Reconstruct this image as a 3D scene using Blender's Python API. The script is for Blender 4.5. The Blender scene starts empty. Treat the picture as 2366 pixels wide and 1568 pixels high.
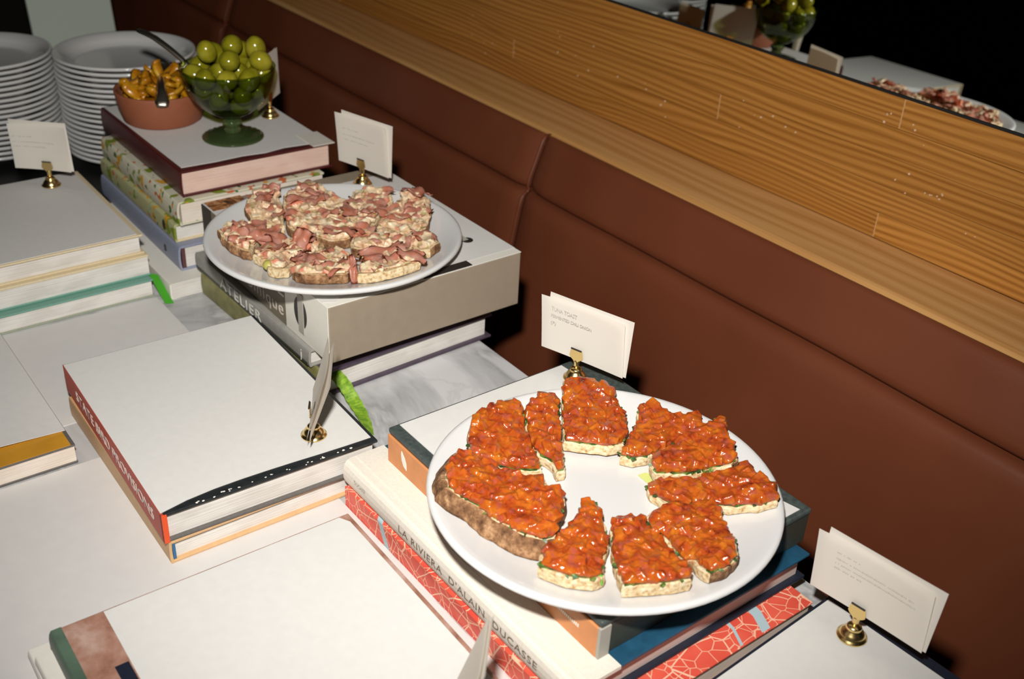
import bpy, bmesh, math, random
from mathutils import Vector, Matrix, Euler, noise

# ------------------------------------------------------------------ camera, world, flash, exposure
scene = bpy.context.scene
COL = scene.collection
CAM_Z = 1.41          # camera height above the floor
T = 0.74              # height of the marble table top
cam_d = bpy.data.cameras.new('camera')
cam_d.sensor_width = 36.0
cam_d.lens = 2505.3 * 36.0 / 2366.0
cam_d.clip_start = 0.02
cam_d.dof.use_dof = True
cam_d.dof.focus_distance = 1.02
cam_d.dof.aperture_fstop = 6.8
cam = bpy.data.objects.new('camera', cam_d)
COL.objects.link(cam)
right = Vector((0.60239, 0.79673, 0.04841))
up = Vector((-0.42759, 0.27089, 0.86243))
back = Vector((0.67402, -0.54022, 0.50385))
cam.matrix_world = Matrix(((right.x, up.x, back.x, 0.0), (right.y, up.y, back.y, 0.0),
                           (right.z, up.z, back.z, CAM_Z), (0, 0, 0, 1)))
scene.camera = cam

world = bpy.data.worlds.new('world')
scene.world = world
world.use_nodes = True
bg = world.node_tree.nodes['Background']
bg.inputs[0].default_value = (1.0, 0.86, 0.7, 1)
bg.inputs[1].default_value = 0.018

fl = bpy.data.lights.new('camera_flash', 'SPOT')
fl.energy = 80.0
fl.color = (1.0, 0.97, 0.92)
fl.spot_size = math.radians(90)
fl.spot_blend = 1.0
fl.shadow_soft_size = 0.022
flash = bpy.data.objects.new('camera_flash', fl)
COL.objects.link(flash)
flash.location = (-0.087, 0.014, CAM_Z + 0.132)
flash.rotation_euler = (Vector((-1.00, 0.72, 0.88)) - Vector(flash.location)).to_track_quat('-Z', 'Y').to_euler()

scene.view_settings.view_transform = 'Standard'
scene.view_settings.look = 'None'
scene.view_settings.exposure = 0.0
scene.view_settings.gamma = 1.0
scene.view_settings.use_curve_mapping = False
scene.cycles.use_denoising = True
scene.cycles.max_bounces = 10
scene.cycles.transparent_max_bounces = 24
scene.cycles.caustics_reflective = False
scene.cycles.caustics_refractive = False

random.seed(7)
R = random.Random(11)

# ------------------------------------------------------------------ materials
def lin(c):
    c = c / 255.0
    return c / 12.92 if c <= 0.04045 else ((c + 0.055) / 1.055) ** 2.4
def rgb(r, g, b, k=1.0):
    return (min(lin(r) * k, 1), min(lin(g) * k, 1), min(lin(b) * k, 1), 1)

MATS = {}
class NT:
    def __init__(self, name):
        self.m = bpy.data.materials.new(name)
        self.m.use_nodes = True
        self.t = self.m.node_tree
        self.b = self.t.nodes['Principled BSDF']
    def n(self, kind, **kw):
        nd = self.t.nodes.new(kind)
        for k, v in kw.items():
            if k in nd.inputs:
                nd.inputs[k].default_value = v
            else:
                setattr(nd, k, v)
        return nd
    def l(self, a, b):
        self.t.links.new(a, b)
    def ramp(self, fac, stops, interp='LINEAR'):
        r = self.n('ShaderNodeValToRGB')
        r.color_ramp.interpolation = interp
        el = r.color_ramp.elements
        while len(el) < len(stops):
            el.new(0.5)
        for e, (p, c) in zip(el, stops):
            e.position = p
            e.color = c
        self.l(fac, r.inputs[0])
        return r.outputs[0]
    def mix(self, fac, a, b, mode='MIX'):
        m = self.n('ShaderNodeMix', data_type='RGBA', blend_type=mode)
        for sock, v in ((m.inputs[0], fac), (m.inputs[6], a), (m.inputs[7], b)):
            if hasattr(v, 'links'):
                self.l(v, sock)
            else:
                sock.default_value = v
        return m.outputs[2]
    def coord(self, scale=(1, 1, 1), kind='Object', rot=(0, 0, 0), loc=(0, 0, 0)):
        c = self.n('ShaderNodeTexCoord')
        mp = self.n('ShaderNodeMapping')
        mp.inputs['Scale'].default_value = scale
        mp.inputs['Rotation'].default_value = rot
        mp.inputs['Location'].default_value = loc
        self.l(c.outputs[kind], mp.inputs[0])
        return mp.outputs[0]
    def noise(self, vec, scale, detail=3, rough=0.5, dist=0.0):
        nz = self.n('ShaderNodeTexNoise', Scale=scale, Detail=detail, Roughness=rough, Distortion=dist)
        self.l(vec, nz.inputs['Vector'])
        return nz.outputs[0]
    def bump(self, h, strength=0.3, dist=0.001):
        bp = self.n('ShaderNodeBump', Strength=strength, Distance=dist)
        self.l(h, bp.inputs['Height'])
        self.l(bp.outputs[0], self.b.inputs['Normal'])
    def set(self, **kw):
        for k, v in kw.items():
            key = k.replace('_', ' ')
            s = self.b.inputs[key]
            if hasattr(v, 'links'):
                self.l(v, s)
            else:
                s.default_value = v
        return self
    def done(self, key):
        MATS[key] = self.m
        return self.m

def plain(key, col, rough=0.5, metal=0.0, grain=0.0, gscale=300.0, spec=0.5, **kw):
    m = NT(key)
    if grain:
        v = m.coord()
        f = m.noise(v, gscale, 4)
        a = tuple(max(c * (1 - grain), 0) for c in col[:3]) + (1,)
        b = tuple(min(c * (1 + grain), 1) for c in col[:3]) + (1,)
        m.set(Base_Color=m.ramp(f, [(0.3, a), (0.7, b)]))
        m.bump(f, 0.12, 0.0004)
    else:
        m.set(Base_Color=col)
    m.set(Roughness=rough, Metallic=metal, Specular_IOR_Level=spec)
    for k, v2 in kw.items():
        m.set(**{k: v2})
    return m.done(key)

plain('paper', (0.68, 0.665, 0.635, 1), 0.62, grain=0.02, gscale=120, spec=0.3)
plain('sheet', (0.66, 0.64, 0.62, 1), 0.6, grain=0.02, gscale=60, spec=0.3)
def translucent_paper(key, col, k):
    m = NT(key); m.set(Base_Color=col, Roughness=0.65, Specular_IOR_Level=0.25)
    tr = m.n('ShaderNodeBsdfTranslucent'); tr.inputs[0].default_value = (col[0], col[1] * 0.95, col[2] * 0.86, 1)
    mx = m.n('ShaderNodeMixShader'); mx.inputs[0].default_value = k
    m.l(m.b.outputs[0], mx.inputs[1]); m.l(tr.outputs[0], mx.inputs[2]); m.l(mx.outputs[0], m.t.nodes['Material Output'].inputs[0])
    return m.done(key)
translucent_paper('cardstock', (0.90, 0.86, 0.79, 1), 0.36)
plain('porcelain', (0.67, 0.665, 0.655, 1), 0.12, spec=0.5)
plain('brass', (0.90, 0.66, 0.28, 1), 0.24, metal=1.0)
plain('steel', (0.62, 0.56, 0.46, 1), 0.34, metal=1.0)
plain('ink', rgb(186, 182, 174), 0.8, spec=0.1)
plain('letter_white', rgb(222, 210, 200), 0.6)
plain('letter_grey', rgb(170, 166, 156), 0.6)
plain('letter_dark', rgb(130, 118, 106), 0.6)
plain('black_cloth', rgb(34, 37, 39), 0.4, grain=0.25, gscale=160)
plain('navy', rgb(30, 36, 50), 0.4, grain=0.1)
plain('navy_blue', rgb(28, 74, 100), 0.45, grain=0.18, gscale=90)
plain('slate', rgb(66, 74, 72), 0.5, grain=0.3, gscale=220)
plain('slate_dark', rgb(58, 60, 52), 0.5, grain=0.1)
plain('orange_spine', rgb(206, 136, 84), 0.5, grain=0.08, gscale=60)
plain('leaf_white', rgb(235, 232, 222), 0.6)
plain('cream_cloth', rgb(226, 219, 206), 0.6, grain=0.05, gscale=400)
plain('cream_board', rgb(214, 196, 160), 0.6, grain=0.05)
plain('taupe', rgb(150, 136, 118), 0.55, grain=0.04, gscale=80)
plain('taupe_dark', rgb(120, 110, 92), 0.55, grain=0.04, gscale=80)
plain('white_card', rgb(228, 224, 214), 0.5, grain=0.02)
plain('black_print', rgb(44, 38, 34), 0.45, grain=0.2, gscale=70)
plain('grey_cover', rgb(150, 148, 142), 0.5, grain=0.07, gscale=120)
plain('purple_cover', rgb(74, 62, 76), 0.42, grain=0.14, gscale=120)
plain('olive_spine', rgb(126, 122, 74), 0.5, grain=0.25, gscale=60)
plain('red_cloth', rgb(188, 70, 52), 0.5, grain=0.06, gscale=300)
plain('red_band', rgb(226, 86, 44), 0.5)
plain('tan_spine', rgb(206, 166, 120), 0.5, grain=0.06, gscale=120)
plain('blue_band', rgb(50, 100, 140), 0.5)
plain('maroon', rgb(74, 24, 24), 0.35, grain=0.2, gscale=60)
plain('lavender', rgb(138, 144, 166), 0.5, grain=0.06)
plain('plum_line', rgb(92, 56, 60), 0.5)
plain('teal_cover', rgb(110, 156, 140), 0.5, grain=0.06)
plain('sage_cover', rgb(150, 156, 136), 0.5, grain=0.06)
plain('gold_cover', rgb(196, 140, 44), 0.33, grain=0.08, gscale=40)
plain('charcoal_edge', rgb(96, 92, 88), 0.5, grain=0.1)
plain('green_spine', rgb(84, 104, 88), 0.45, grain=0.2, gscale=50)
plain('grey_stripe', rgb(176, 172, 176), 0.5)
plain('terracotta', rgb(144, 82, 54), 0.65, grain=0.06, gscale=50)
plain('black_laminate', rgb(20, 20, 20), 0.5)
plain('menu_card', rgb(196, 208, 196), 0.6, grain=0.03)
plain('lime_tag', rgb(206, 214, 130), 0.5)
plain('green_tab', rgb(70, 160, 40), 0.5)
plain('cast_iron', rgb(26, 25, 24), 0.5, grain=0.1)
plain('dark_wall', rgb(34, 30, 26), 0.8, grain=0.05, gscale=8)

m = NT('ribbon'); v = m.coord((1, 1, 1)); f = m.noise(v, 160, 4)
m.set(Base_Color=m.ramp(f, [(0.3, rgb(80, 126, 26)), (0.7, rgb(150, 184, 56))]), Roughness=0.45); m.done('ribbon')

def pages(key, a, b, scale=900):
    m = NT(key)
    v = m.coord((6, 6, scale))
    f = m.noise(v, 1.0, 3)
    g = m.noise(m.coord((30, 30, 60)), 1.0, 2)
    c = m.mix(0.35, m.ramp(f, [(0.36, a), (0.6, b)]), m.ramp(g, [(0.4, a), (0.6, b)]))
    m.set(Base_Color=c, Roughness=0.75, Specular_IOR_Level=0.2)
    m.bump(f, 0.35, 0.0005)
    return m.done(key)
pages('pages', rgb(196, 190, 182), rgb(226, 222, 216))
pages('pages_pink', rgb(206, 172, 158), rgb(222, 194, 180))
pages('pages_cream', rgb(210, 196, 180), rgb(228, 218, 206))
pages('pages_rose', rgb(206, 186, 178), rgb(222, 206, 198))

# marble
m = NT('marble'); v = m.coord((1, 1, 1))
w = m.noise(v, 3.2, 6, 0.6, 1.2)
vein = m.ramp(w, [(0.40, (0, 0, 0, 1)), (0.485, (0.75, 0.75, 0.75, 1)), (0.5, (1, 1, 1, 1)), (0.53, (0.3, 0.3, 0.3, 1)), (0.6, (0, 0, 0, 1))])
w2 = m.noise(v, 9, 5, 0.6, 0.6)
fine = m.ramp(w2, [(0.46, (0, 0, 0, 1)), (0.5, (0.5, 0.5, 0.5, 1)), (0.54, (0, 0, 0, 1))])
c = m.mix(vein, (0.66, 0.66, 0.66, 1), (0.36, 0.36, 0.365, 1))
c = m.mix(fine, c, (0.5, 0.5, 0.5, 1))
m.set(Base_Color=c, Roughness=0.28); m.done('marble')

# ledge wood
def wood(key, dark, mid, light, sx=0.5, scale=15, axis=2, warp_amt=0.045):
    m = NT(key)
    oi = m.n('ShaderNodeObjectInfo')
    c = m.n('ShaderNodeTexCoord')
    mp = m.n('ShaderNodeMapping'); mp.inputs['Scale'].default_value = (sx, 1.0, 1.0)
    m.l(c.outputs['Object'], mp.inputs[0])
    off = m.n('ShaderNodeVectorMath', operation='MULTIPLY_ADD')
    cmb = m.n('ShaderNodeCombineXYZ')
    mul = m.n('ShaderNodeMath', operation='MULTIPLY'); mul.inputs[1].default_value = 17.0
    m.l(oi.outputs['Random'], mul.inputs[0])
    for i in range(3):
        m.l(mul.outputs[0], cmb.inputs[i])
    m.l(mp.outputs[0], off.inputs[0]); off.inputs[1].default_value = (1, 1, 1); m.l(cmb.outputs[0], off.inputs[2])
    vec = off.outputs[0]
    # low-frequency warp of the rings, stretched along the board
    wmp = m.n('ShaderNodeMapping'); wmp.inputs['Scale'].default_value = (1.0, 3.0, 3.0); m.l(vec, wmp.inputs[0])
    warp = m.n('ShaderNodeTexNoise', Scale=5.0, Detail=1.5, Roughness=0.4); m.l(wmp.outputs[0], warp.inputs['Vector'])
    sep = m.n('ShaderNodeSeparateXYZ'); m.l(vec, sep.inputs[0])
    ring = m.n('ShaderNodeMath', operation='MULTIPLY_ADD'); ring.inputs[1].default_value = warp_amt
    m.l(warp.outputs[0], ring.inputs[0]); m.l(sep.outputs[axis], ring.inputs[2])
    sc = m.n('ShaderNodeMath', operation='MULTIPLY'); sc.inputs[1].default_value = 2 * math.pi * scale * 8
    m.l(ring.outputs[0], sc.inputs[0])
    sn = m.n('ShaderNodeMath', operation='SINE'); m.l(sc.outputs[0], sn.inputs[0])
    half = m.n('ShaderNodeMath', operation='MULTIPLY_ADD'); half.inputs[1].default_value = 0.5; half.inputs[2].default_value = 0.5
    m.l(sn.outputs[0], half.inputs[0])
    fib = m.n('ShaderNodeMapping'); fib.inputs['Scale'].default_value = (6, 300, 300); m.l(vec, fib.inputs[0])
    fn = m.n('ShaderNodeTexNoise', Scale=1.0, Detail=4.0); m.l(fib.outputs[0], fn.inputs['Vector'])
    col = m.ramp(half.outputs[0], [(0.0, dark), (0.45, mid), (1.0, light)])
    col = m.mix(0.35, col, m.ramp(fn.outputs[0], [(0.35, dark), (0.65, light)]))
    tint = m.ramp(oi.outputs['Random'], [(0, (0.82, 0.80, 0.78, 1)), (1, (1, 1, 1, 1))])
    col = m.mix(1.0, col, tint, 'MULTIPLY')
    m.set(Base_Color=col, Roughness=0.42, Specular_IOR_Level=0.35)
    m.bump(fn.outputs[0], 0.08, 0.0005)
    return m.done(key)
wood('oak', rgb(148, 94, 36), rgb(180, 120, 52), rgb(198, 140, 70))
wood('oak_edge', rgb(196, 142, 82), rgb(214, 162, 100), rgb(226, 178, 118), scale=5, axis=1)
plain('joint_filler', rgb(196, 152, 104), 0.6)
plain('scuff', rgb(214, 186, 156), 0.7)

m = NT('leather'); v = m.coord()
f = m.noise(v, 5, 3); g = m.noise(v, 420, 2)
m.set(Base_Color=m.ramp(f, [(0.3, (0.140, 0.037, 0.016, 1)), (0.7, (0.172, 0.049, 0.021, 1))]), Roughness=0.42, Specular_IOR_Level=0.4)
m.bump(g, 0.12, 0.0004); m.done('leather')

m = NT('mirror'); m.set(Base_Color=(0.80, 0.83, 0.80, 1), Metallic=1.0, Roughness=0.0); m.done('mirror')

# map print of the red book
def mapmat(key):
    m = NT(key); v = m.coord((1, 1, 1))
    wob = m.n('ShaderNodeTexNoise', Scale=14.0, Detail=1.0); m.l(v, wob.inputs['Vector'])
    add = m.n('ShaderNodeVectorMath', operation='MULTIPLY_ADD'); m.l(wob.outputs['Color'], add.inputs[0]); add.inputs[1].default_value = (0.02, 0.02, 0.02); m.l(v, add.inputs[2])
    def lines(sc, th):
        vo = m.n('ShaderNodeTexVoronoi', feature='DISTANCE_TO_EDGE', Scale=sc); m.l(add.outputs[0], vo.inputs['Vector'])
        lt = m.n('ShaderNodeMath', operation='LESS_THAN'); lt.inputs[1].default_value = th; m.l(vo.outputs['Distance'], lt.inputs[0]); return lt.outputs[0]
    red = m.ramp(m.noise(v, 30, 2), [(0.3, rgb(212, 78, 62)), (0.7, rgb(226, 96, 76))])
    c = m.mix(lines(30, 0.016), red, rgb(240, 190, 160))
    c = m.mix(lines(70, 0.022), c, rgb(238, 176, 148))
    wv = m.n('ShaderNodeTexWave', Scale=1.1, Distortion=2.4); wv.bands_direction = 'DIAGONAL'; m.l(v, wv.inputs['Vector'])
    gt = m.n('ShaderNodeMath', operation='GREATER_THAN'); gt.inputs[1].default_value = 0.9993; m.l(wv.outputs[1], gt.inputs[0])
    c = m.mix(gt.outputs[0], c, rgb(168, 190, 196))
    m.set(Base_Color=c, Roughness=0.45); return m.done(key)
mapmat('map_print')

def floral(key, base, seed):
    m = NT(key); v = m.coord((1, 1, 1), loc=(seed, seed * 2, seed))
    a = m.noise(v, 34, 2); b = m.noise(m.coord((1, 1, 1), loc=(seed + 5, 1, 3)), 46, 2); d = m.noise(m.coord((1, 1, 1), loc=(seed + 9, 4, 1)), 60, 2)
    st = lambda x, t: m.ramp(x, [(t, (0, 0, 0, 1)), (t + 0.03, (1, 1, 1, 1))])
    c = m.mix(st(a, 0.56), base, rgb(120, 138, 40))
    c = m.mix(st(b, 0.60), c, rgb(206, 150, 40))
    c = m.mix(st(d, 0.63), c, rgb(64, 100, 44))
    c = m.mix(st(m.noise(v, 80, 1), 0.66), c, rgb(190, 96, 50))
    m.set(Base_Color=c, Roughness=0.5); return m.done(key)
floral('floral_a', rgb(206, 202, 180), 1.0)
floral('floral_b', rgb(176, 176, 132), 3.3)

m = NT('food_photo'); v = m.coord(); f = m.noise(v, 55, 4, 0.6, 1.0)
m.set(Base_Color=m.ramp(f, [(0.36, rgb(40, 26, 16)), (0.48, rgb(150, 92, 50)), (0.56, rgb(206, 150, 100)), (0.66, rgb(60, 36, 22))]), Roughness=0.4); m.done('food_photo')
m = NT('brown_photo'); v = m.coord(); f = m.noise(v, 26, 5, 0.65, 0.4)
m.set(Base_Color=m.ramp(f, [(0.32, rgb(128, 84, 66)), (0.5, rgb(164, 122, 104)), (0.7, rgb(190, 160, 148))]), Roughness=0.45); m.done('brown_photo')

# food
m = NT('tuna'); v = m.coord()
f = m.noise(v, 75, 4, 0.6); g = m.noise(v, 130, 3); h = m.noise(v, 380, 3)
c = m.ramp(f, [(0.30, (0.15, 0.020, 0.009, 1)), (0.42, (0.37, 0.055, 0.010, 1)), (0.55, (0.43, 0.094, 0.011, 1)), (0.68, (0.50, 0.145, 0.014, 1))])
c = m.mix(m.ramp(g, [(0.55, (0, 0, 0, 1)), (0.66, (0.85, 0.85, 0.85, 1))]), c, (0.36, 0.075, 0.045, 1))
m.set(Base_Color=c, Roughness=0.16, Specular_IOR_Level=0.6)
m.bump(h, 0.5, 0.0009); m.done('tuna')

m = NT('herb'); v = m.coord(); f = m.noise(v, 150, 3)
m.set(Base_Color=m.ramp(f, [(0.3, rgb(30, 54, 30)), (0.5, rgb(60, 92, 36)), (0.7, rgb(128, 150, 70))]), Roughness=0.45); m.bump(f, 0.6, 0.002); m.done('herb')
m = NT('crumb'); v = m.coord(); f = m.noise(v, 260, 4); g = m.noise(v, 80, 2)
c = m.ramp(f, [(0.3, rgb(172, 132, 84)), (0.48, rgb(214, 190, 148)), (0.7, rgb(230, 214, 184))])
c = m.mix(m.ramp(g, [(0.62, (0, 0, 0, 1)), (0.74, (0.8, 0.8, 0.8, 1))]), c, rgb(190, 128, 62))
m.set(Base_Color=c, Roughness=0.85, Specular_IOR_Level=0.2); m.bump(f, 0.6, 0.002); m.done('crumb')
m = NT('crust'); v = m.coord(); f = m.noise(v, 120, 5, 0.65); g = m.noise(v, 400, 2)
c = m.ramp(f, [(0.3, rgb(70, 44, 28)), (0.5, rgb(128, 92, 62)), (0.7, rgb(182, 142, 104))])
m.set(Base_Color=c, Roughness=0.8, Specular_IOR_Level=0.25); m.bump(g, 0.7, 0.002); m.done('crust')
m = NT('cheese'); v = m.coord(); f = m.noise(v, 100, 4, 0.6); g = m.noise(v, 140, 3); k = m.noise(v, 60, 2)
c = m.ramp(f, [(0.3, rgb(184, 130, 92)), (0.45, rgb(212, 178, 144)), (0.6, rgb(224, 204, 170)), (0.75, rgb(230, 218, 194))])
c = m.mix(m.ramp(g, [(0.57, (0, 0, 0, 1)), (0.68, (0.8, 0.8, 0.8, 1))]), c, rgb(150, 142, 74))
c = m.mix(m.ramp(k, [(0.56, (0, 0, 0, 1)), (0.64, (0.85, 0.85, 0.85, 1))]), c, rgb(204, 116, 92))
m.set(Base_Color=c, Roughness=0.33); m.bump(m.noise(v, 350, 3), 0.5, 0.0012); m.done('cheese')
m = NT('ham'); v = m.coord(); f = m.noise(v, 60, 4, 0.6)
m.set(Base_Color=m.ramp(f, [(0.30, (0.62, 0.17, 0.06, 1)), (0.40, (0.72, 0.28, 0.17, 1)), (0.55, (0.76, 0.38, 0.28, 1)), (0.75, (0.78, 0.50, 0.40, 1))]), Roughness=0.28)
m.bump(m.noise(v, 300, 2), 0.2, 0.0006); m.done('ham')
m = NT('bean'); m.set(Base_Color=rgb(178, 172, 88), Roughness=0.4); m.done('bean')
m = NT('olive'); v = m.coord(); oi = m.n('ShaderNodeObjectInfo'); f = m.noise(v, 45, 3)
c = m.ramp(f, [(0.3, rgb(112, 106, 16)), (0.5, rgb(140, 132, 30)), (0.7, rgb(160, 150, 48))])
c = m.mix(1.0, c, m.ramp(oi.outputs['Random'], [(0, (0.8, 0.85, 0.7, 1)), (1, (1, 1, 1, 1))]), 'MULTIPLY')
m.set(Base_Color=c, Roughness=0.16, Subsurface_Weight=0.1, Subsurface_Radius=(0.004, 0.004, 0.001), Subsurface_Scale=0.5); m.done('olive')
m = NT('pepper'); v = m.coord(); oi = m.n('ShaderNodeObjectInfo'); f = m.noise(v, 90, 3)
c = m.ramp(f, [(0.3, rgb(160, 96, 12)), (0.5, rgb(192, 134, 22)), (0.7, rgb(212, 170, 48))])
c = m.mix(1.0, c, m.ramp(oi.outputs['Random'], [(0, (0.7, 0.6, 0.5, 1)), (1, (1, 1, 1, 1))]), 'MULTIPLY')
m.set(Base_Color=c, Roughness=0.28); m.done('pepper')

# thin green glass: tinted see-through wall with a fresnel gloss
def thin_glass(key, tint, gloss=0.06):
    m = NT(key); t = m.t
    t.nodes.remove(m.b)
    tr = m.n('ShaderNodeBsdfTransparent'); tr.inputs[0].default_value = tint
    gl = m.n('ShaderNodeBsdfGlossy'); gl.inputs['Roughness'].default_value = gloss; gl.inputs['Color'].default_value = (1, 1, 1, 1)
    lw = m.n('ShaderNodeLayerWeight'); lw.inputs[0].default_value = 0.5
    pw = m.n('ShaderNodeMath', operation='POWER'); pw.inputs[1].default_value = 4.5; m.l(lw.outputs['Facing'], pw.inputs[0])
    ma = m.n('ShaderNodeMath', operation='MULTIPLY_ADD'); ma.inputs[1].default_value = 0.6; ma.inputs[2].default_value = 0.045; m.l(pw.outputs[0], ma.inputs[0])
    mx = m.n('ShaderNodeMixShader')
    m.l(ma.outputs[0], mx.inputs[0]); m.l(tr.outputs[0], mx.inputs[1]); m.l(gl.outputs[0], mx.inputs[2])
    m.l(mx.outputs[0], t.nodes['Material Output'].inputs[0])
    return m.done(key)
thin_glass('green_glass', (0.62, 0.69, 0.32, 1))
m = NT('green_glass_solid'); m.set(Base_Color=(0.20, 0.30, 0.10, 1), Roughness=0.05, Transmission_Weight=0.8, IOR=1.5); m.done('green_glass_solid')

# ------------------------------------------------------------------ mesh helpers
def obj(name, bm, mats, parent=None, smooth=False, loc=None):
    me = bpy.data.meshes.new(name)
    bm.normal_update()
    bm.to_mesh(me); bm.free()
    if isinstance(mats, str):
        mats = [mats]
    for k in mats:
        me.materials.append(MATS[k])
    if smooth:
        for p in me.polygons:
            p.use_smooth = True
    o = bpy.data.objects.new(name, me)
    COL.objects.link(o)
    if parent:
        o.parent = parent
    if loc:
        o.location = loc
    return o
def tag(o, label, cat, group=None):
    o['label'] = label; o['category'] = cat
    if group:
        o['group'] = group
    return o
def thing(name, label, cat, loc=(0, 0, 0), rz=0.0, group=None):
    o = bpy.data.objects.new(name, None)
    o.empty_display_size = 0.03
    COL.objects.link(o)
    o.location = loc; o.rotation_euler = (0, 0, rz)
    return tag(o, label, cat, group)
def struct(o):
    o['kind'] = 'structure'
    return o
def copy_tree(o, parent=None):
    c = o.copy(); COL.objects.link(c); c.parent = parent
    for ch in list(o.children):
        copy_tree(ch, c)
    return c
def box(bm, x0, x1, y0, y1, z0, z1, bev=0.0, mi=0):
    vs = [bm.verts.new((x, y, z)) for z in (z0, z1) for y in (y0, y1) for x in (x0, x1)]
    fs = []
    for q in ((0, 2, 3, 1), (4, 5, 7, 6), (0, 1, 5, 4), (2, 6, 7, 3), (0, 4, 6, 2), (1, 3, 7, 5)):
        f = bm.faces.new([vs[i] for i in q]); f.material_index = mi; fs.append(f)
    if bev > 0:
        ed = list({e for f in fs for e in f.edges})
        bmesh.ops.bevel(bm, geom=ed, offset=bev, segments=2, affect='EDGES', profile=0.5)
    return vs
def B(*a, **k):
    bm = bmesh.new(); box(bm, *a, **k); return bm
def lathe(prof, n=48, closed=False, mod=None):
    bm = bmesh.new(); rings = []
    for (r, z) in prof:
        if r < 1e-6:
            rings.append([bm.verts.new((0, 0, z))])
        else:
            ring = []
            for i in range(n):
                a = 2 * math.pi * i / n
                rr = r * (mod(a, r, z) if mod else 1)
                ring.append(bm.verts.new((rr * math.cos(a), rr * math.sin(a), z)))
            rings.append(ring)
    pairs = list(zip(rings, rings[1:]))
    if closed:
        pairs.append((rings[-1], rings[0]))
    for a, b in pairs:
        for i in range(n):
            j = (i + 1) % n
            if len(a) == 1 and len(b) == 1:
                continue
            if len(a) == 1:
                bm.faces.new((a[0], b[j], b[i]))
            elif len(b) == 1:
                bm.faces.new((a[i], a[j], b[0]))
            else:
                bm.faces.new((a[i], a[j], b[j], b[i]))
    bmesh.ops.recalc_face_normals(bm, faces=bm.faces[:])
    return bm
def extrude_poly(bm, pts, zb, zt, mi_top=0, mi_side=0, side_fn=None):
    """pts: xy list; zb, zt: callables or numbers"""
    fb = zb if callable(zb) else (lambda x, y: zb)
    ft = zt if callable(zt) else (lambda x, y: zt)
    lo = [bm.verts.new((x, y, fb(x, y))) for x, y in pts]
    hi = [bm.verts.new((x, y, ft(x, y))) for x, y in pts]
    n = len(pts)
    f = bm.faces.new(hi); f.material_index = mi_top
    f = bm.faces.new(lo[::-1]); f.material_index = mi_side
    for i in range(n):
        j = (i + 1) % n
        f = bm.faces.new((lo[i], lo[j], hi[j], hi[i]))
        f.material_index = side_fn(i) if side_fn else mi_side
def area(p):
    return 0.5 * sum(p[i][0] * p[(i + 1) % len(p)][1] - p[(i + 1) % len(p)][0] * p[i][1] for i in range(len(p)))
def inside(x, y, p):
    c = False
    for i in range(len(p)):
        (x1, y1), (x2, y2) = p[i], p[i - 1]
        if (y1 > y) != (y2 > y) and x < (x2 - x1) * (y - y1) / (y2 - y1) + x1:
            c = not c
    return c
def edge_dist(x, y, p):
    d = 9
    for i in range(len(p)):
        (x1, y1), (x2, y2) = p[i], p[i - 1]
        t = max(0, min(1, ((x - x1) * (x2 - x1) + (y - y1) * (y2 - y1)) / max(1e-12, (x2 - x1) ** 2 + (y2 - y1) ** 2)))
        d = min(d, math.hypot(x - x1 - t * (x2 - x1), y - y1 - t * (y2 - y1)))
    return d
def offset(p, d):
    """move each vertex outwards by d (ccw polygon)"""
    n = len(p); out = []
    for i in range(n):
        a, b, c = Vector(p[i - 1]), Vector(p[i]), Vector(p[(i + 1) % n])
        n1 = Vector(((b - a).y, -(b - a).x)).normalized(); n2 = Vector(((c - b).y, -(c - b).x)).normalized()
        m = (n1 + n2)
        m = m.normalized() if m.length > 0.3 else n1
        q = b + m * d
        out.append((q.x, q.y))
    return out
def resample(p, step):
    out = []
    for i in range(len(p)):
        a, b = Vector(p[i]), Vector(p[(i + 1) % len(p)])
        k = max(1, round((b - a).length / step))
        for j in range(k):
            q = a.lerp(b, j / k); out.append((q.x, q.y))
    return out
def text_mesh(txt, size, mat, parent, loc, rot, width=None, ext=0.00015, name='lettering', align='CENTER', spacing=1.0):
    cu = bpy.data.curves.new(name, 'FONT')
    cu.body = txt; cu.size = size; cu.extrude = ext; cu.align_x = align; cu.align_y = 'CENTER'; cu.space_character = spacing
    cu.resolution_u = 3
    tmp = bpy.data.objects.new('tmp_text', cu)
    COL.objects.link(tmp)
    dg = bpy.context.evaluated_depsgraph_get(); dg.update()
    me = bpy.data.meshes.new_from_object(tmp.evaluated_get(dg))
    bpy.data.objects.remove(tmp); bpy.data.curves.remove(cu)
    me.name = name
    if width:
        xs = [v.co.x for v in me.vertices]
        w = max(xs) - min(xs); k = width / w
        for v in me.vertices:
            v.co.x *= k
    me.materials.clear(); me.materials.append(MATS[mat])
    o = bpy.data.objects.new(name, me); COL.objects.link(o)
    o.parent = parent; o.location = loc; o.rotation_euler = rot
    return o
def part_of(t, name):
    return next(c for c in t.children if c.name.split('.')[0] == name)
SPINE_ROT = (math.pi / 2, 0, 0)     # text standing on a face that looks towards -y

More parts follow.
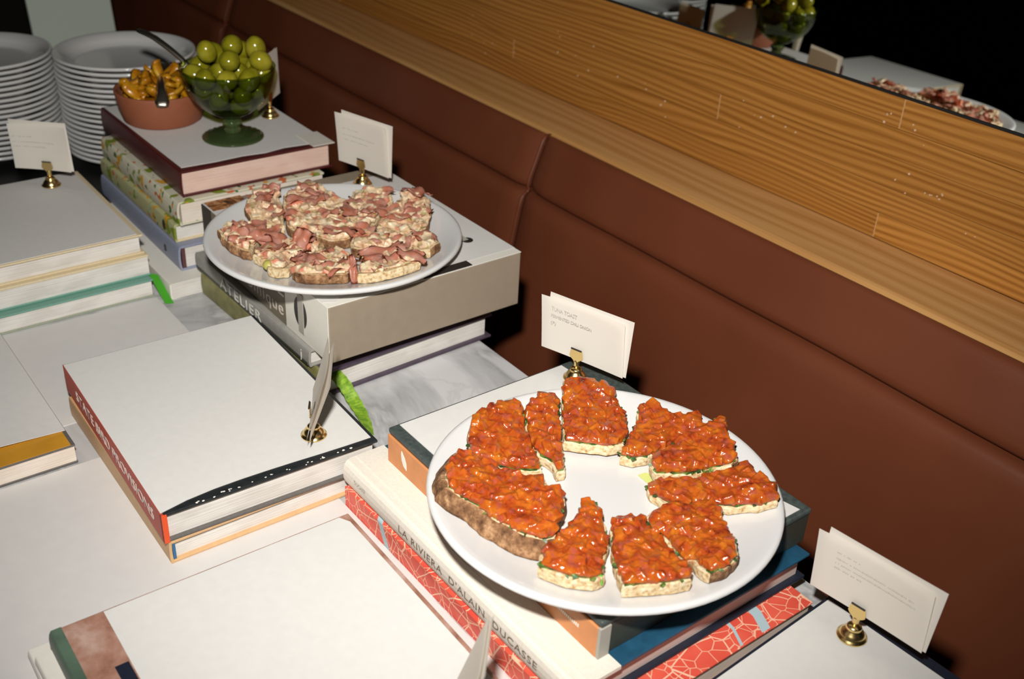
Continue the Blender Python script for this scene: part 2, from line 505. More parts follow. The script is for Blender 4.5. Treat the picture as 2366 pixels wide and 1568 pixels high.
# ------------------------------------------------------------------ the room
def quad_slab(name, x0, x1, y0, y1, z0, z1, mat):
    return struct(obj(name, B(x0, x1, y0, y1, z0, z1), mat))
plain('floor_wood', rgb(52, 36, 24), 0.5, grain=0.2, gscale=6)
plain('ceiling_paint', rgb(60, 56, 50), 0.8)
quad_slab('floor', -4.2, 2.6, -3.2, 1.33, -0.05, 0.0, 'floor_wood')
quad_slab('wall_back', -4.2, 2.6, 1.25, 1.33, 0.0, 2.9, 'dark_wall')
quad_slab('wall_left', -4.3, -4.2, -3.2, 1.33, 0.0, 2.9, 'dark_wall')
quad_slab('wall_front', -4.2, 2.6, -3.3, -3.2, 0.0, 2.9, 'dark_wall')
quad_slab('wall_right', 2.6, 2.7, -3.2, 1.33, 0.0, 2.9, 'dark_wall')
quad_slab('ceiling', -4.2, 2.6, -3.2, 1.33, 2.9, 2.95, 'ceiling_paint')

# ------------------------------------------------------------------ oak ledge and strip panelling behind the bench
CAP = CAM_Z - 0.553        # top of the narrow oak ledge
MZ = CAM_Z - 0.3735        # lower edge of the mirror
WY = 1.130                 # face of the panelling
LX0, LX1 = -3.4, 1.2
pan = thing('oak_panelling', 'horizontal oak strip panelling on the wall between the narrow ledge and the mirror', 'panelling', (0, WY, CAP))
zs_ = [0.0, 0.034, 0.068, 0.105, 0.141, 0.1785]
joints = {0: [-2.05, -0.699, 0.5], 1: [-1.45, -0.30], 2: [-2.4, -0.98, 0.7], 3: [-1.75, -0.12], 4: [-2.6, -0.6985, 0.35]}
for r in range(5):
    z0, z1 = zs_[r], zs_[r + 1]
    xs = [LX0] + joints[r] + [LX1]
    for a, b in zip(xs, xs[1:]):
        cx, cz = (a + b) / 2, (z0 + z1) / 2
        o = obj('stave', B(a - cx + 0.0003, b - cx - 0.0003, 0.0, 0.018, z0 - cz + 0.0003, z1 - cz - 0.0003, bev=0.0004), 'oak', pan)
        o.location = (cx, R.uniform(0, 0.0005), cz)
    for jx in joints[r]:
        f = obj('joint', B(-0.0007, 0.0007, -0.0004, 0.002, -(z1 - z0) / 2 + 0.001, (z1 - z0) / 2 - 0.001), 'joint_filler', pan)
        f.location = (jx, 0.0003, (z0 + z1) / 2)
obj('backing', B(LX0, LX1, 0.0185, 0.03, -0.03, 0.178), 'dark_wall', pan)
bm = bmesh.new(); rr = random.Random(5)
for (x, z, n, sp) in ((-0.90, 0.09, 7, 0.06), (-0.66, 0.085, 10, 0.04), (-1.25, 0.075, 8, 0.09), (-0.69, 0.145, 7, 0.03), (-0.58, 0.055, 2, 0.01), (-1.5, 0.05, 6, 0.08), (-1.12, 0.06, 5, 0.05)):
    for i in range(n):
        px, pz = x + rr.uniform(-sp, sp), z + rr.uniform(-sp, sp) * 0.4
        r_ = rr.uniform(0.0007, 0.0018); k = rr.randint(5, 7)
        lo = [(px + r_ * rr.uniform(0.6, 1.2) * math.cos(6.283 * q / k), pz + r_ * rr.uniform(0.6, 1.2) * math.sin(6.283 * q / k)) for q in range(k)]
        A_ = [bm.verts.new((x_, 0.001, z_)) for x_, z_ in lo]; B_ = [bm.verts.new((x_, -0.0004, z_)) for x_, z_ in lo]
        bm.faces.new(B_)
        for q in range(k):
            bm.faces.new((A_[q], A_[(q + 1) % k], B_[(q + 1) % k], B_[q]))
bmesh.ops.recalc_face_normals(bm, faces=bm.faces[:])
o = obj('specks', bm, 'scuff', pan); o['kind'] = 'stuff'

ledge = thing('oak_ledge', 'narrow pale oak ledge capping the leather bench back', 'ledge', (0, 1.015, CAP - 0.028))
bm = bmesh.new()
prof = [(1.1297, -0.028), (1.022, -0.028), (1.0195, -0.026), (1.0185, -0.018), (1.0185, -0.009), (1.0195, -0.005), (1.022, -0.002), (1.027, -0.0003), (1.034, 0.0), (1.1297, 0.0)]
seg = 8; cols = []
for i in range(seg + 1):
    x = LX0 + (LX1 - LX0) * i / seg
    cols.append([bm.verts.new((x, y - 1.015, z + 0.028)) for y, z in prof])
for a, b in zip(cols, cols[1:]):
    for i in range(len(prof)):
        j = (i + 1) % len(prof)
        bm.faces.new((a[i], a[j], b[j], b[i]))
bm.faces.new(cols[0]); bm.faces.new(cols[-1][::-1])
bmesh.ops.recalc_face_normals(bm, faces=bm.faces[:])
obj('cap_board', bm, 'oak_edge', ledge)
obj('bearer', B(LX0, LX1, 0.095, 0.1147, -0.70, 0.0), 'dark_wall', ledge)

# ------------------------------------------------------------------ mirror on the wall above the panelling, leaning back two degrees
mir = thing('wall_mirror', 'wide frameless mirror above the oak panelling, reflecting the buffet', 'mirror', (0, WY - 0.001, MZ))
mir.rotation_euler = (math.radians(-2.0), 0, 0)
obj('glass', B(LX0, LX1, 0.0, 0.005, 0.0022, 1.0, bev=0.0006), 'mirror', mir)
obj('base_strip', B(LX0, LX1, -0.0008, 0.012, -0.0008, 0.0022), 'cast_iron', mir)

# ------------------------------------------------------------------ leather banquette
bq = thing('leather_banquette', 'reddish-brown leather banquette with reclined stitched back panels under the oak ledge', 'bench', (0, 0.95, 0))
def back_part(x0, x1, prof, edge=0.022, depth=0.011):
    """prof: list of (y, z) of the front surface seen from the side; pinched in at both ends"""
    bm = bmesh.new()
    nx = max(16, int((x1 - x0) / 0.04))
    xs = [x0, x0 + 0.003, x0 + 0.008, x0 + edge, x0 + edge * 1.9] + [x0 + edge * 2 + (x1 - x0 - edge * 4) * i / nx for i in range(nx + 1)] + [x1 - edge * 1.9, x1 - edge, x1 - 0.008, x1 - 0.003, x1]
    xs = sorted(set(round(x, 5) for x in xs))
    rows = []
    for x in xs:
        d = min(x - x0, x1 - x)
        k = depth * (1 - min(1, d / (edge * 1.9))) ** 2.2
        w = 0.0015 * math.sin(x * 7.3) + 0.001 * math.sin(x * 19.0 + 1)
        rows.append([bm.verts.new((x, y + (k + w if y < 1.0085 else 0.0) - 0.95, z)) for y, z in prof])
    for a, b in zip(rows, rows[1:]):
        for i in range(len(prof) - 1):
            bm.faces.new((a[i], a[i + 1], b[i + 1], b[i]))
    bmesh.ops.recalc_face_normals(bm, faces=bm.faces[:])
    return bm
C0 = CAM_Z
top_prof = [(1.0175, C0 - 0.575), (1.0172, C0 - 0.562), (1.014, C0 - 0.5565), (1.009, C0 - 0.556), (1.004, C0 - 0.5595), (1.000, C0 - 0.566), (0.995, C0 - 0.579), (0.988, C0 - 0.597), (0.982, C0 - 0.612), (0.9775, C0 - 0.624), (0.9765, C0 - 0.632), (0.979, C0 - 0.637), (0.988, C0 - 0.640)]
low_prof = [(0.988, C0 - 0.6405), (0.977, C0 - 0.6412), (0.970, C0 - 0.644), (0.9655, C0 - 0.650), (0.961, C0 - 0.665), (0.954, C0 - 0.70), (0.944, C0 - 0.75), (0.932, C0 - 0.81), (0.921, C0 - 0.87), (0.915, C0 - 0.92), (0.918, C0 - 0.945), (0.93, C0 - 0.955)]
seams = [-3.4, -2.30, -1.205, -0.02, 1.2]
for a, b in zip(seams, seams[1:]):
    obj('top_roll', back_part(a + 0.0008, b - 0.0008, top_prof), 'leather', bq, smooth=True)
    obj('back_panel', back_part(a + 0.0008, b - 0.0008, low_prof), 'leather', bq, smooth=True)
for s in seams[1:-1]:
    bm = bmesh.new()
    pr = top_prof[2:-1] + low_prof[1:]
    prev = None
    for (y, z) in pr:
        ring = [bm.verts.new((s + 0.0026 * math.cos(a), y + 0.0035 - 0.95 + 0.0026 * math.sin(a), z)) for a in [6.283 * i / 6 for i in range(6)]]
        if prev:
            for i in range(6):
                bm.faces.new((prev[i], prev[(i + 1) % 6], ring[(i + 1) % 6], ring[i]))
        prev = ring
    obj('seam_piping', bm, 'leather', bq, smooth=True)
obj('seat', B(LX0, LX1, -0.42, -0.03, 0.33, 0.455, bev=0.02), 'leather', bq, smooth=True)
obj('plinth', B(LX0, LX1, -0.38, -0.03, 0.0, 0.33), 'dark_wall', bq)

# ------------------------------------------------------------------ tables
tb = thing('marble_table', 'white marble topped table holding the stacks of books and plates', 'table', (-0.80, 0.33, 0))
def slab(x0, x1, y0, y1, z0, z1, rad, bev):
    bm = bmesh.new()
    pts = []
    for (cx, cy, a0) in ((x1 - rad, y1 - rad, 0), (x0 + rad, y1 - rad, 90), (x0 + rad, y0 + rad, 180), (x1 - rad, y0 + rad, 270)):
        for k in range(7):
            a = math.radians(a0 + 15 * k)
            pts.append((cx + rad * math.cos(a), cy + rad * math.sin(a)))
    extrude_poly(bm, pts, z0, z1)
    ed = [e for e in bm.edges if abs(e.verts[0].co.z - e.verts[1].co.z) < 1e-6]
    bmesh.ops.bevel(bm, geom=ed, offset=bev, segments=3, affect='EDGES', profile=0.5)
    return bm
obj('table_top', slab(-0.75, 0.75, -0.46, 0.353, T - 0.025, T, 0.02, 0.006), 'marble', tb)
for dx in (-0.45, 0.45):
    o = obj('pedestal', lathe([(0, 0), (0.20, 0.0), (0.20, 0.012), (0.05, 0.03), (0.035, 0.06), (0.035, T - 0.08), (0.14, T - 0.04), (0.14, T - 0.0255), (0, T - 0.0255)], 32), 'cast_iron', tb)
    o.location = (dx, -0.02, 0)
sd = thing('side_table', 'black side table carrying the two stacks of white side plates', 'table', (-1.92, 0.44, 0))
obj('table_top', slab(-0.34, 0.34, -0.30, 0.28, T - 0.03, T, 0.02, 0.004), 'black_laminate', sd)
o = obj('pedestal', lathe([(0, 0), (0.22, 0.0), (0.22, 0.012), (0.05, 0.03), (0.035, 0.06), (0.035, T - 0.08), (0.14, T - 0.045), (0.14, T - 0.0305), (0, T - 0.0305)], 32), 'cast_iron', sd)
o.location = (0, -0.16, 0)

# white paper sheets laid on the marble
def sheet(label, x0, x1, y0, y1):
    bm = bmesh.new(); box(bm, -(x1 - x0) / 2, (x1 - x0) / 2, -(y1 - y0) / 2, (y1 - y0) / 2, 0.0, 0.0007)
    o = obj('paper_sheet', bm, 'sheet'); o.location = ((x0 + x1) / 2, (y0 + y1) / 2, T)
    return tag(o, label, 'paper')
sheet('large white paper sheet on the marble between gold-strip book and the teal-backed stack', -1.222, -1.004, 0.0, 0.399)
sheet('large white paper sheet under the red-spined book stack and the brown-spined book', -0.931, -0.06, -0.01, 0.392)

# ------------------------------------------------------------------ books
def book(name, label, fx, L, sy, W, z0, h, rz=0.0, tb_=0.003, ov=0.003, cover='paper', back=None, page='pages', spine=None, rnd=0.0, paper=None, paper_mat='paper', shelf=None):
    """front end at x=fx, spine along y=sy facing -y; local x in [-L,0], y in [0,W], z in [0,h]"""
    t = thing(name, label, 'book', (fx, sy, T + z0), math.radians(rz))
    bk = back or cover
    c1 = obj('back_cover', B(-L, 0, 0.002, W, 0, tb_, bev=min(0.0009, tb_ * 0.3)), bk, t)
    c2 = obj('front_cover', B(-L, 0, 0.002, W, h - tb_, h, bev=min(0.0009, tb_ * 0.3)), cover, t)
    obj('page_block', B(-L + ov, -ov, 0.0028, W - ov, tb_, h - tb_), page, t)
    bm = bmesh.new()
    n = 8
    pr = []
    for i in range(n + 1):
        a = math.pi * i / n
        pr.append((0.0006 - rnd * math.sin(a) if rnd else 0.0, h * (0.5 - 0.5 * math.cos(a)) if rnd else h * i / n))
    inner = [(y + 0.0026, max(0.0004, min(h - 0.0004, z))) for y, z in pr]
    loop = pr + inner[::-1]
    A = [bm.verts.new((-L, y, z)) for y, z in loop]; Bv = [bm.verts.new((0, y, z)) for y, z in loop]
    k = len(loop)
    for i in range(k):
        bm.faces.new((A[i], A[(i + 1) % k], Bv[(i + 1) % k], Bv[i]))
    m_ = len(pr)
    for S in (A, Bv):
        for i in range(m_ - 1):
            bm.faces.new((S[i], S[i + 1], S[k - 2 - i], S[k - 1 - i]))
    bmesh.ops.recalc_face_normals(bm, faces=bm.faces[:])
    obj('spine', bm, spine or cover, t)
    if paper:
        bm = bmesh.new()
        pts = [(x, y) for x, y in paper]
        if area(pts) < 0:
            pts = pts[::-1]
        extrude_poly(bm, pts, h, h + 0.0006)
        obj('paper_wrap', bm, paper_mat, t)
    return t
def rect(L, W, f=0.002, s=0.002, e=0.002, b=0.002):
    return [(-L + b, s), (-f, s), (-f, W - e), (-L + b, W - e)]
def curve_front(L, W, fs, s=0.002, e=0.002, b=0.002):
    """fs: inset of the paper from the front edge, spine side to fore edge"""
    n = len(fs) - 1
    return [(-L + b, s)] + [(-f, s + (W - e - s) * i / n) for i, f in enumerate(fs)] + [(-L + b, W - e)]

# --- stack under the goblet
book('white_book', 'white paperback lying on the marble at the bottom of the goblet stack', -1.208, 0.285, 0.412, 0.215, 0.0, 0.021, tb_=0.0012, ov=0.0, cover='white_card')
b = book('lavender_book', 'lavender-grey book with plum page lining under the floral books', -1.236, 0.285, 0.440, 0.215, 0.021, 0.034, cover='lavender', page='pages', rnd=0.003)
obj('endpaper_lining', B(-0.006, -0.0012, 0.0026, 0.0075, 0.003, 0.031), 'plum_line', b)
obj('publisher_mark', B(-0.047, -0.042, -0.0032, -0.0022, 0.012, 0.020), 'black_print', b)
b = book('floral_book', 'green and gold floral book with white pages resting on the lavender book', -1.250, 0.27, 0.442, 0.205, 0.055, 0.025, cover='floral_b', back='cream_board', spine='floral_b', rnd=0.002)
bm = lathe([(0, 0), (0.006, 0), (0.006, 0.0006), (0, 0.0006)], 16)
o = obj('black_oval', bm, 'black_print', b); o.location = (-0.034, -0.0012, 0.013); o.rotation_euler = (math.pi / 2, 0, 0); o.scale = (0.7, 1.2, 1)
book('floral_book', 'thick cream floral book with padded cover directly under the maroon book', -1.242, 0.275, 0.448, 0.205, 0.080, 0.032, cover='floral_a', back='floral_a', page='pages_cream', spine='floral_a', rnd=0.004, ov=0.002)
L, W = 0.285, 0.214
b = book('maroon_book', 'dark maroon book with pink page edges and white paper top, carrying the olive goblet', -1.254, L, 0.459, W, 0.112, 0.035, cover='maroon', page='pages_pink', rnd=0.003, ov=0.004,
         paper=[(-L + 0.004, 0.003), (-0.012, 0.006), (-0.010, 0.05), (-0.012, 0.09), (-0.008, 0.12), (-0.013, 0.15), (-0.006, W - 0.003), (-L + 0.004, W - 0.003)])
bm = bmesh.new(); box(bm, -0.05, 0.0, W - 0.030, W + 0.002, 0.0352, 0.0362); o = obj('paper_flap', bm, 'cardstock', b); o.location = (0.004, 0, 0); o.rotation_euler = (0, 0, 0.0)

# --- stack with the ham toast plate
b = book('olive_spined_book', 'purple-edged hardback with olive spine and green ribbon, lowest under the grey slipcase', -0.905, 0.296, 0.466, 0.235, 0.0, 0.032, rz=2.6, cover='purple_cover', page='pages', spine='olive_spine', rnd=0.003, ov=0.006)
pts = [Vector((-0.012, 0.012, 0.026)), Vector((0.004, 0.014, 0.0255)), Vector((0.018, 0.015, 0.020)), Vector((0.034, 0.0145, 0.011)), Vector((0.052, 0.012, 0.0062)), Vector((0.073, 0.006, 0.0044)), Vector((0.088, -0.001, 0.0038))]
bm = bmesh.new(); prev = None
fine = []
for i in range(len(pts) - 1):
    for k in range(5):
        fine.append(pts[i].lerp(pts[i + 1], k / 5))
fine.append(pts[-1])
for i, q in enumerate(fine):
    d = (fine[min(i + 1, len(fine) - 1)] - fine[max(i - 1, 0)]).normalized()
    s = d.cross(Vector((0, 0, 1))).normalized()
    tw = Matrix.Rotation(0.55 * math.sin(i * 0.16), 3, d)
    s = tw @ s
    w = 0.0068 + 0.0004 * math.sin(i * 1.9)
    u = Vector((0, 0, 0.0005))
    ring = [bm.verts.new(q - s * w - u), bm.verts.new(q + s * w - u), bm.verts.new(q + s * w + u), bm.verts.new(q - s * w + u)]
    if prev:
        for k in range(4):
            bm.faces.new((prev[k], prev[(k + 1) % 4], ring[(k + 1) % 4], ring[k]))
    else:
        bm.faces.new(ring)
    prev = ring
bm.faces.new(prev[::-1])
bmesh.ops.recalc_face_normals(bm, faces=bm.faces[:])
o = obj('ribbon_marker', bm, 'ribbon', b); o['label'] = 'bright green fabric ribbon marker'
obj('yellow_tag', B(0.016, 0.046, 0.002, 0.0045, 0.0006, 0.0012), 'lime_tag', b)

b = book('grey_cookbook', 'grey cookbook lettered ATELIER wedged between the slipcase and the olive-spined book', -0.924, 0.292, 0.459, 0.235, 0.032, 0.021, rz=1.2, cover='grey_cover', spine='grey_cover', rnd=0.002, ov=0.004, tb_=0.003)
text_mesh('ATELIER', 0.019, 'leaf_white', part_of(b, 'spine'), (-0.165, -0.0022, 0.0105), SPINE_ROT, width=0.108, spacing=1.2)
text_mesh('j', 0.016, 'leaf_white', part_of(b, 'spine'), (-0.016, -0.0020, 0.0105), SPINE_ROT, name='publisher_mark')
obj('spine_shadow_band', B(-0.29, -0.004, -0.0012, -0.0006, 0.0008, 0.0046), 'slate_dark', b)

L, W, h = 0.316, 0.254, 0.069
b = thing('slipcase_cookbook', 'thick white and taupe slipcased cookbook lettered LAROUSSE, under the ham toast plate', 'book', (-0.888, 0.465, T + 0.053), math.radians(0.3))
obj('case', B(-L, 0, 0, W, 0, h - 0.0008, bev=0.0012), 'taupe', b)
obj('front_lip', B(-0.012, 0.0004, 0.0, W, h - 0.0008, h, bev=0.0003), 'white_card', b)
bm = bmesh.new(); extrude_poly(bm, [(-L, 0), (-0.0125, 0), (-0.006, 0.012), (-0.0125, 0.02), (-0.0125, W), (-L + 0.028, W), (-L + 0.028, 0.05), (-L, 0.05)][:6] + [(-L + 0.03, W), (-L + 0.03, 0.045), (-L, 0.04)], h - 0.0008, h + 0.0002)
obj('paper_wrap', bm, 'paper', b)
obj('cover_photo', B(-L + 0.0005, -L + 0.0295, 0.002, 0.05, h - 0.0008, h + 0.0006), 'food_photo', b)
obj('spine_panel', B(-L + 0.028, -0.098, -0.0010, 0.0, 0.0006, h - 0.0006), 'taupe_dark', b)
obj('spine_end_panel', B(-0.098, -0.0006, -0.0010, 0.0, 0.0006, h - 0.0006), 'white_card', b)
obj('spine_photo', B(-L, -L + 0.028, -0.0012, 0.0, 0.0004, h - 0.0004), 'black_print', b)
text_mesh('LAROUSSE', 0.031, 'letter_white', part_of(b, 'spine_panel'), (-0.185, -0.0012, 0.045), SPINE_ROT, width=0.168)
text_mesh('gastronomique', 0.024, 'letter_white', part_of(b, 'spine_panel'), (-0.198, -0.0012, 0.0175), SPINE_ROT, width=0.188, spacing=1.1)
bm = lathe([(0, 0), (0.0125, 0), (0.0125, 0.0006), (0, 0.0006)], 24)
o = obj('oval_emblem', bm, 'black_print', b); o.location = (-0.062, -0.0008, 0.034); o.rotation_euler = (math.pi / 2, 0, 0); o.scale = (1.15, 1.55, 1)
obj('emblem_bar', B(-0.066, -0.054, -0.0022, -0.0012, 0.010, 0.058), 'letter_grey', b)
obj('cover_emblem', B(-0.082, -0.058, W - 0.052, W - 0.034, h, h + 0.0008), 'letter_grey', b)
bm = lathe([(0, 0), (0.009, 0), (0.009, 0.0006), (0, 0.0006)], 16)
o = obj('cover_mark', bm, 'black_print', b); o.location = (-0.058, W - 0.036, h); o.scale = (0.8, 0.8, 1)
obj('cover_stripe', B(-0.0135, -0.001, 0.120, 0.185, h, h + 0.0007), 'black_print', b)

# --- twin stack on the left
L, W = 0.245, 0.40
b = book('sage_backed_book', 'white paged book with sage-green back cover, lowest in the stack before the side plates', -1.228, L, 0.015, 0.384, 0.0, 0.024, cover='teal_cover', back='sage_cover', page='pages', ov=0.002, tb_=0.0025)
book('teal_backed_book', 'white paged book with teal back cover between the sage-backed and the cream-edged book', -1.240, L, 0.015, 0.386, 0.024, 0.029, cover='cream_board', back='teal_cover', page='pages', ov=0.001, tb_=0.003)
b = book('cream_edged_book', 'cream-edged book with white paper top, uppermost above the teal-backed book', -1.246, L, 0.015, 0.384, 0.053, 0.026, cover='cream_board', page='pages', ov=0.004, tb_=0.0025, paper=rect(L, 0.384, 0.003, 0.002, 0.006, 0.002))
# --- green page tab of the white paperback
tab = thing('page_tab', 'bright green paper tab wedged between the teal-backed stack and the white paperback', 'paper', (-1.222, 0.4055, T))
bm = bmesh.new(); extrude_poly(bm, [(-0.026, -0.0052), (0.024, -0.0052), (0.027, 0.0050), (-0.020, 0.0052)], lambda x, y: 0.0012 + 0.022 * (0.027 - x) / 0.053, lambda x, y: 0.0018 + 0.022 * (0.027 - x) / 0.053)
obj('strip', bm, 'green_tab', tab)

# --- gold-edged book on the left border
L, W = 0.262, 0.256
b = book('gold_book', 'black-edged book with a gold strip of cover showing past its white paper', -0.934, L, -0.05, W, 0.0008, 0.022, cover='charcoal_edge', page='pages_cream', ov=0.001, tb_=0.0022)
obj('gold_cover_strip', B(-0.045, -0.0008, 0.004, W - 0.004, 0.022, 0.0226), 'gold_cover', b)
bm = bmesh.new()
grid = []
nx, ny = 10, 14
for i in range(nx + 1):
    row = []
    for j in range(ny + 1):
        v_ = j / ny; u_ = i / nx
        y = 0.003 + (W - 0.004) * v_
        f_in = 0.027 + 0.012 * (1 - v_) ** 2
        x = -L + 0.003 + (L - 0.003 - f_in) * u_
        z = 0.0228 + 0.006 * max(0, u_ - 0.55) ** 2 * math.sin(math.pi * min(1, v_ * 1.0)) * 4 * (1 if v_ < 1 else 0)
        row.append((x, y, z))
    grid.append(row)
top = [[bm.verts.new((x, y, z + 0.0006)) for x, y, z in r] for r in grid]
bot = [[bm.verts.new((x, y, z)) for x, y, z in r] for r in grid]
for i in range(nx):
    for j in range(ny):
        bm.faces.new((top[i][j], top[i + 1][j], top[i + 1][j + 1], top[i][j + 1]))
        bm.faces.new((bot[i][j], bot[i][j + 1], bot[i + 1][j + 1], bot[i + 1][j]))
for i in range(nx):
    for (j) in (0, ny):
        bm.faces.new((top[i][j], top[i + 1][j], bot[i + 1][j], bot[i][j]))
for j in range(ny):
    for i in (0, nx):
        bm.faces.new((top[i][j], top[i][j + 1], bot[i][j + 1], bot[i][j]))
bmesh.ops.recalc_face_normals(bm, faces=bm.faces[:])
obj('paper_wrap', bm, 'paper', b)

# --- red-spined book on the tan one
b = book('tan_book', 'tan-spined hardback with blue headband under the red-spined cookbook', -0.743, 0.274, 0.2245, 0.205, 0.0008, 0.0242, rz=-0.4, cover='tan_spine', back='tan_spine', page='pages', spine='tan_spine', rnd=0.001, ov=0.004)
obj('headband', B(-0.004, -0.0005, 0.0028, 0.0055, 0.004, 0.021), 'blue_band', b)
L, W = 0.287, 0.212
b = book('red_spined_book', 'black cookbook with red spine lettered STATE BIRD PROVISIONS under white paper', -0.7435, L, 0.2215, W, 0.025, 0.0315, rz=-1.6, cover='black_cloth', back='charcoal_edge', spine='red_cloth', page='pages', ov=0.004,
         paper=curve_front(L, W, [0.003, 0.0085, 0.011, 0.0115, 0.011, 0.010, 0.0085, 0.0075, 0.007], s=0.0005, e=0.004))
obj('spine_end', B(-0.0045, 0.0008, 0.0, 0.0046, 0.0005, 0.031), 'red_band', b)
text_mesh('STATE BIRD PROVISIONS', 0.0175, 'letter_white', part_of(b, 'spine'), (-0.135, -0.0003, 0.0155), SPINE_ROT, width=0.225)
# white chips along the black cover edge
bm = bmesh.new(); rr = random.Random(3)
for i in range(26):
    y = rr.uniform(0.03, 0.205); s = rr.uniform(0.0003, 0.0011)
    x = -rr.uniform(0.0003, 0.004)
    extrude_poly(bm, [(x + s * math.cos(a) * rr.uniform(0.6, 1.2), y + s * 1.6 * math.sin(a) * rr.uniform(0.6, 1.2)) for a in [1.0472 * k for k in range(6)]], 0.0312, 0.0318)
o = obj('worn_chips', bm, 'leaf_white', part_of(b, 'front_cover')); o['kind'] = 'stuff'

# --- stack with the tuna toast plate
L = 0.359
b = book('map_book', 'red book printed with white street map lines at the bottom of the tuna stack', -0.372, L, 0.3945, 0.250, 0.0, 0.0225, rz=0.3, cover='map_print', spine='map_print', page='pages_cream', ov=0.002, tb_=0.002)
plain('river_print', rgb(170, 190, 196), 0.45)
for k, (x0, y0, w) in enumerate(((-0.03, 0.196, 0.010), (-0.03, 0.170, 0.003))):
    bm = bmesh.new(); extrude_poly(bm, [(x0, y0), (x0 + 0.012, y0 - 0.002), (x0 + 0.029, y0 - 0.010), (x0 + 0.029, y0 - 0.010 + w), (x0 + 0.012, y0 - 0.002 + w), (x0, y0 + w)], 0.0224, 0.0227)
    obj('printed_river', bm, 'river_print', part_of(b, 'front_cover'))
L, W = 0.338, 0.262
b = book('cream_spined_book', 'blue hardback with cream cloth spine lettered LA RIVIERA under the orange-spined book', -0.396, L, 0.4005, W, 0.0225, 0.0275, rz=0.4, cover='navy_blue', back='navy', spine='cream_cloth', page='pages_rose', rnd=0.006, ov=0.006, tb_=0.003)
bm = bmesh.new()
extrude_poly(bm, [(-L - 0.0004, 0.002), (0.0004, 0.002), (0.0004, 0.040), (-L - 0.0004, 0.040)], 0.0245, 0.0281)
obj('quarter_cloth', bm, 'cream_cloth', b)
for yy in (0.0095,):
    obj('joint_ridge', B(-L, 0, yy - 0.001, yy + 0.0012, 0.0279, 0.0287, bev=0.0003), 'cream_cloth', b)
text_mesh("LA RIVIERA  D'ALAIN  DUCASSE", 0.0105, 'letter_dark', part_of(b, 'spine'), (-0.142, -0.0058, 0.0150), SPINE_ROT, width=0.196, spacing=1.15)
text_mesh('DUCASSE', 0.006, 'letter_grey', part_of(b, 'spine'), (-0.307, -0.0056, 0.0165), SPINE_ROT, width=0.02, name='small_lettering')
bm = bmesh.new(); rr = random.Random(9)
L, W, h = 0.300, 0.240, 0.037
b = thing('orange_spined_book', 'dark slate boxed book with an orange spine and white leaf, under the tuna toast plate', 'book', (-0.412, 0.430, T + 0.050))
obj('case', B(-L, 0, 0.0015, W, 0, h - 0.006, bev=0.001), 'slate_dark', b)
obj('front_cover', B(-L - 0.001, 0.001, 0.0002, W + 0.001, h - 0.006, h, bev=0.0018), 'slate', b)
obj('spine_panel', B(-L, -0.0015, -0.0012, 0.0015, 0.0, h - 0.0062, bev=0.001), 'orange_spine', b)
obj('corner_strip', B(-0.0015, 0.0016, -0.0008, 0.010, 0.0005, h - 0.006), 'letter_grey', b)
bm = bmesh.new(); extrude_poly(bm, [(-L + 0.002, 0.011), (-0.004, 0.013), (-0.004, W - 0.010), (-0.04, W - 0.018), (-L + 0.002, W - 0.034)], h, h + 0.0006)
obj('paper_wrap', bm, 'paper', b)
bm = bmesh.new(); extrude_poly(bm, [(0, 0.0095), (0.003, 0.003), (0.0038, -0.003), (0.002, -0.0095), (-0.002, -0.006), (-0.0032, 0.0), (-0.002, 0.006)], 0, 0.0004)
o = obj('leaf_emblem', bm, 'leaf_white', part_of(b, 'spine_panel')); o.location = (-0.272, -0.0012, 0.017); o.rotation_euler = (math.pi / 2, -0.35, 0)
bm = bmesh.new()
for k, (x, z, w_, h_) in enumerate(((-0.232, 0.018, 0.001, 0.009), (-0.2295, 0.022, 0.004, 0.001), (-0.2295, 0.018, 0.003, 0.001), (-0.224, 0.0165, 0.001, 0.007), (-0.2215, 0.0165, 0.001, 0.007))):
    box(bm, x - w_ / 2, x + w_ / 2, -0.0016, -0.0011, z - h_ / 2, z + h_ / 2)
for k in range(14):
    box(bm, -0.052 + k * 0.0022, -0.0508 + k * 0.0022, -0.0016, -0.0011, 0.015, 0.018)
obj('spine_lettering', bm, 'leaf_white', part_of(b, 'spine_panel'))

# --- right front book
L, W = 0.33, 0.262
b = book('navy_book', 'navy hardback with white paper top beside the tuna stack, at the bench side', -0.028, L, 0.409, W + 0.012, 0.0, 0.0245, rz=2.6, cover='navy', page='pages', ov=0.004, paper=rect(L, W + 0.012, 0.003, 0.003, 0.012, 0.003))

# --- white magazines and the brown-spined book
def magazine(label, fx, L, sy, W, z0, h, rz):
    b = book('magazine', label, fx, L, sy, W, z0, h, rz=rz, tb_=0.0008, ov=0.0, cover='white_card', rnd=0.002, spine='white_card')
    obj('spine_stripe', B(-L, 0, -0.0016, -0.0010, h * 0.35, h * 0.55), 'grey_stripe', b)
magazine('white magazine lying on the paper sheet, lowest below the brown-spined book', -0.37, 0.33, 0.086, 0.235, 0.0008, 0.0100, -1.0)
magazine('white magazine with grey spine stripe directly below the brown-spined book', -0.38, 0.30, 0.096, 0.235, 0.0108, 0.0095, 0.6)
L, W = 0.315, 0.258
b = book('brown_spined_book', 'hardback with green spine and brown photo strip beside its white paper top', -0.362, L, 0.103, W, 0.0204, 0.0215, rz=-0.6, cover='brown_photo', back='green_spine', spine='green_spine', rnd=0.003, ov=0.004,
         paper=[(-L + 0.002, 0.040), (-0.003, 0.038), (-0.003, W - 0.0045), (-L + 0.012, W - 0.0045), (-L + 0.002, W - 0.010)])
obj('dark_photo_corner', B(-L + 0.062, -L + 0.084, 0.028, 0.0385, 0.0215, 0.0219), 'navy', b)
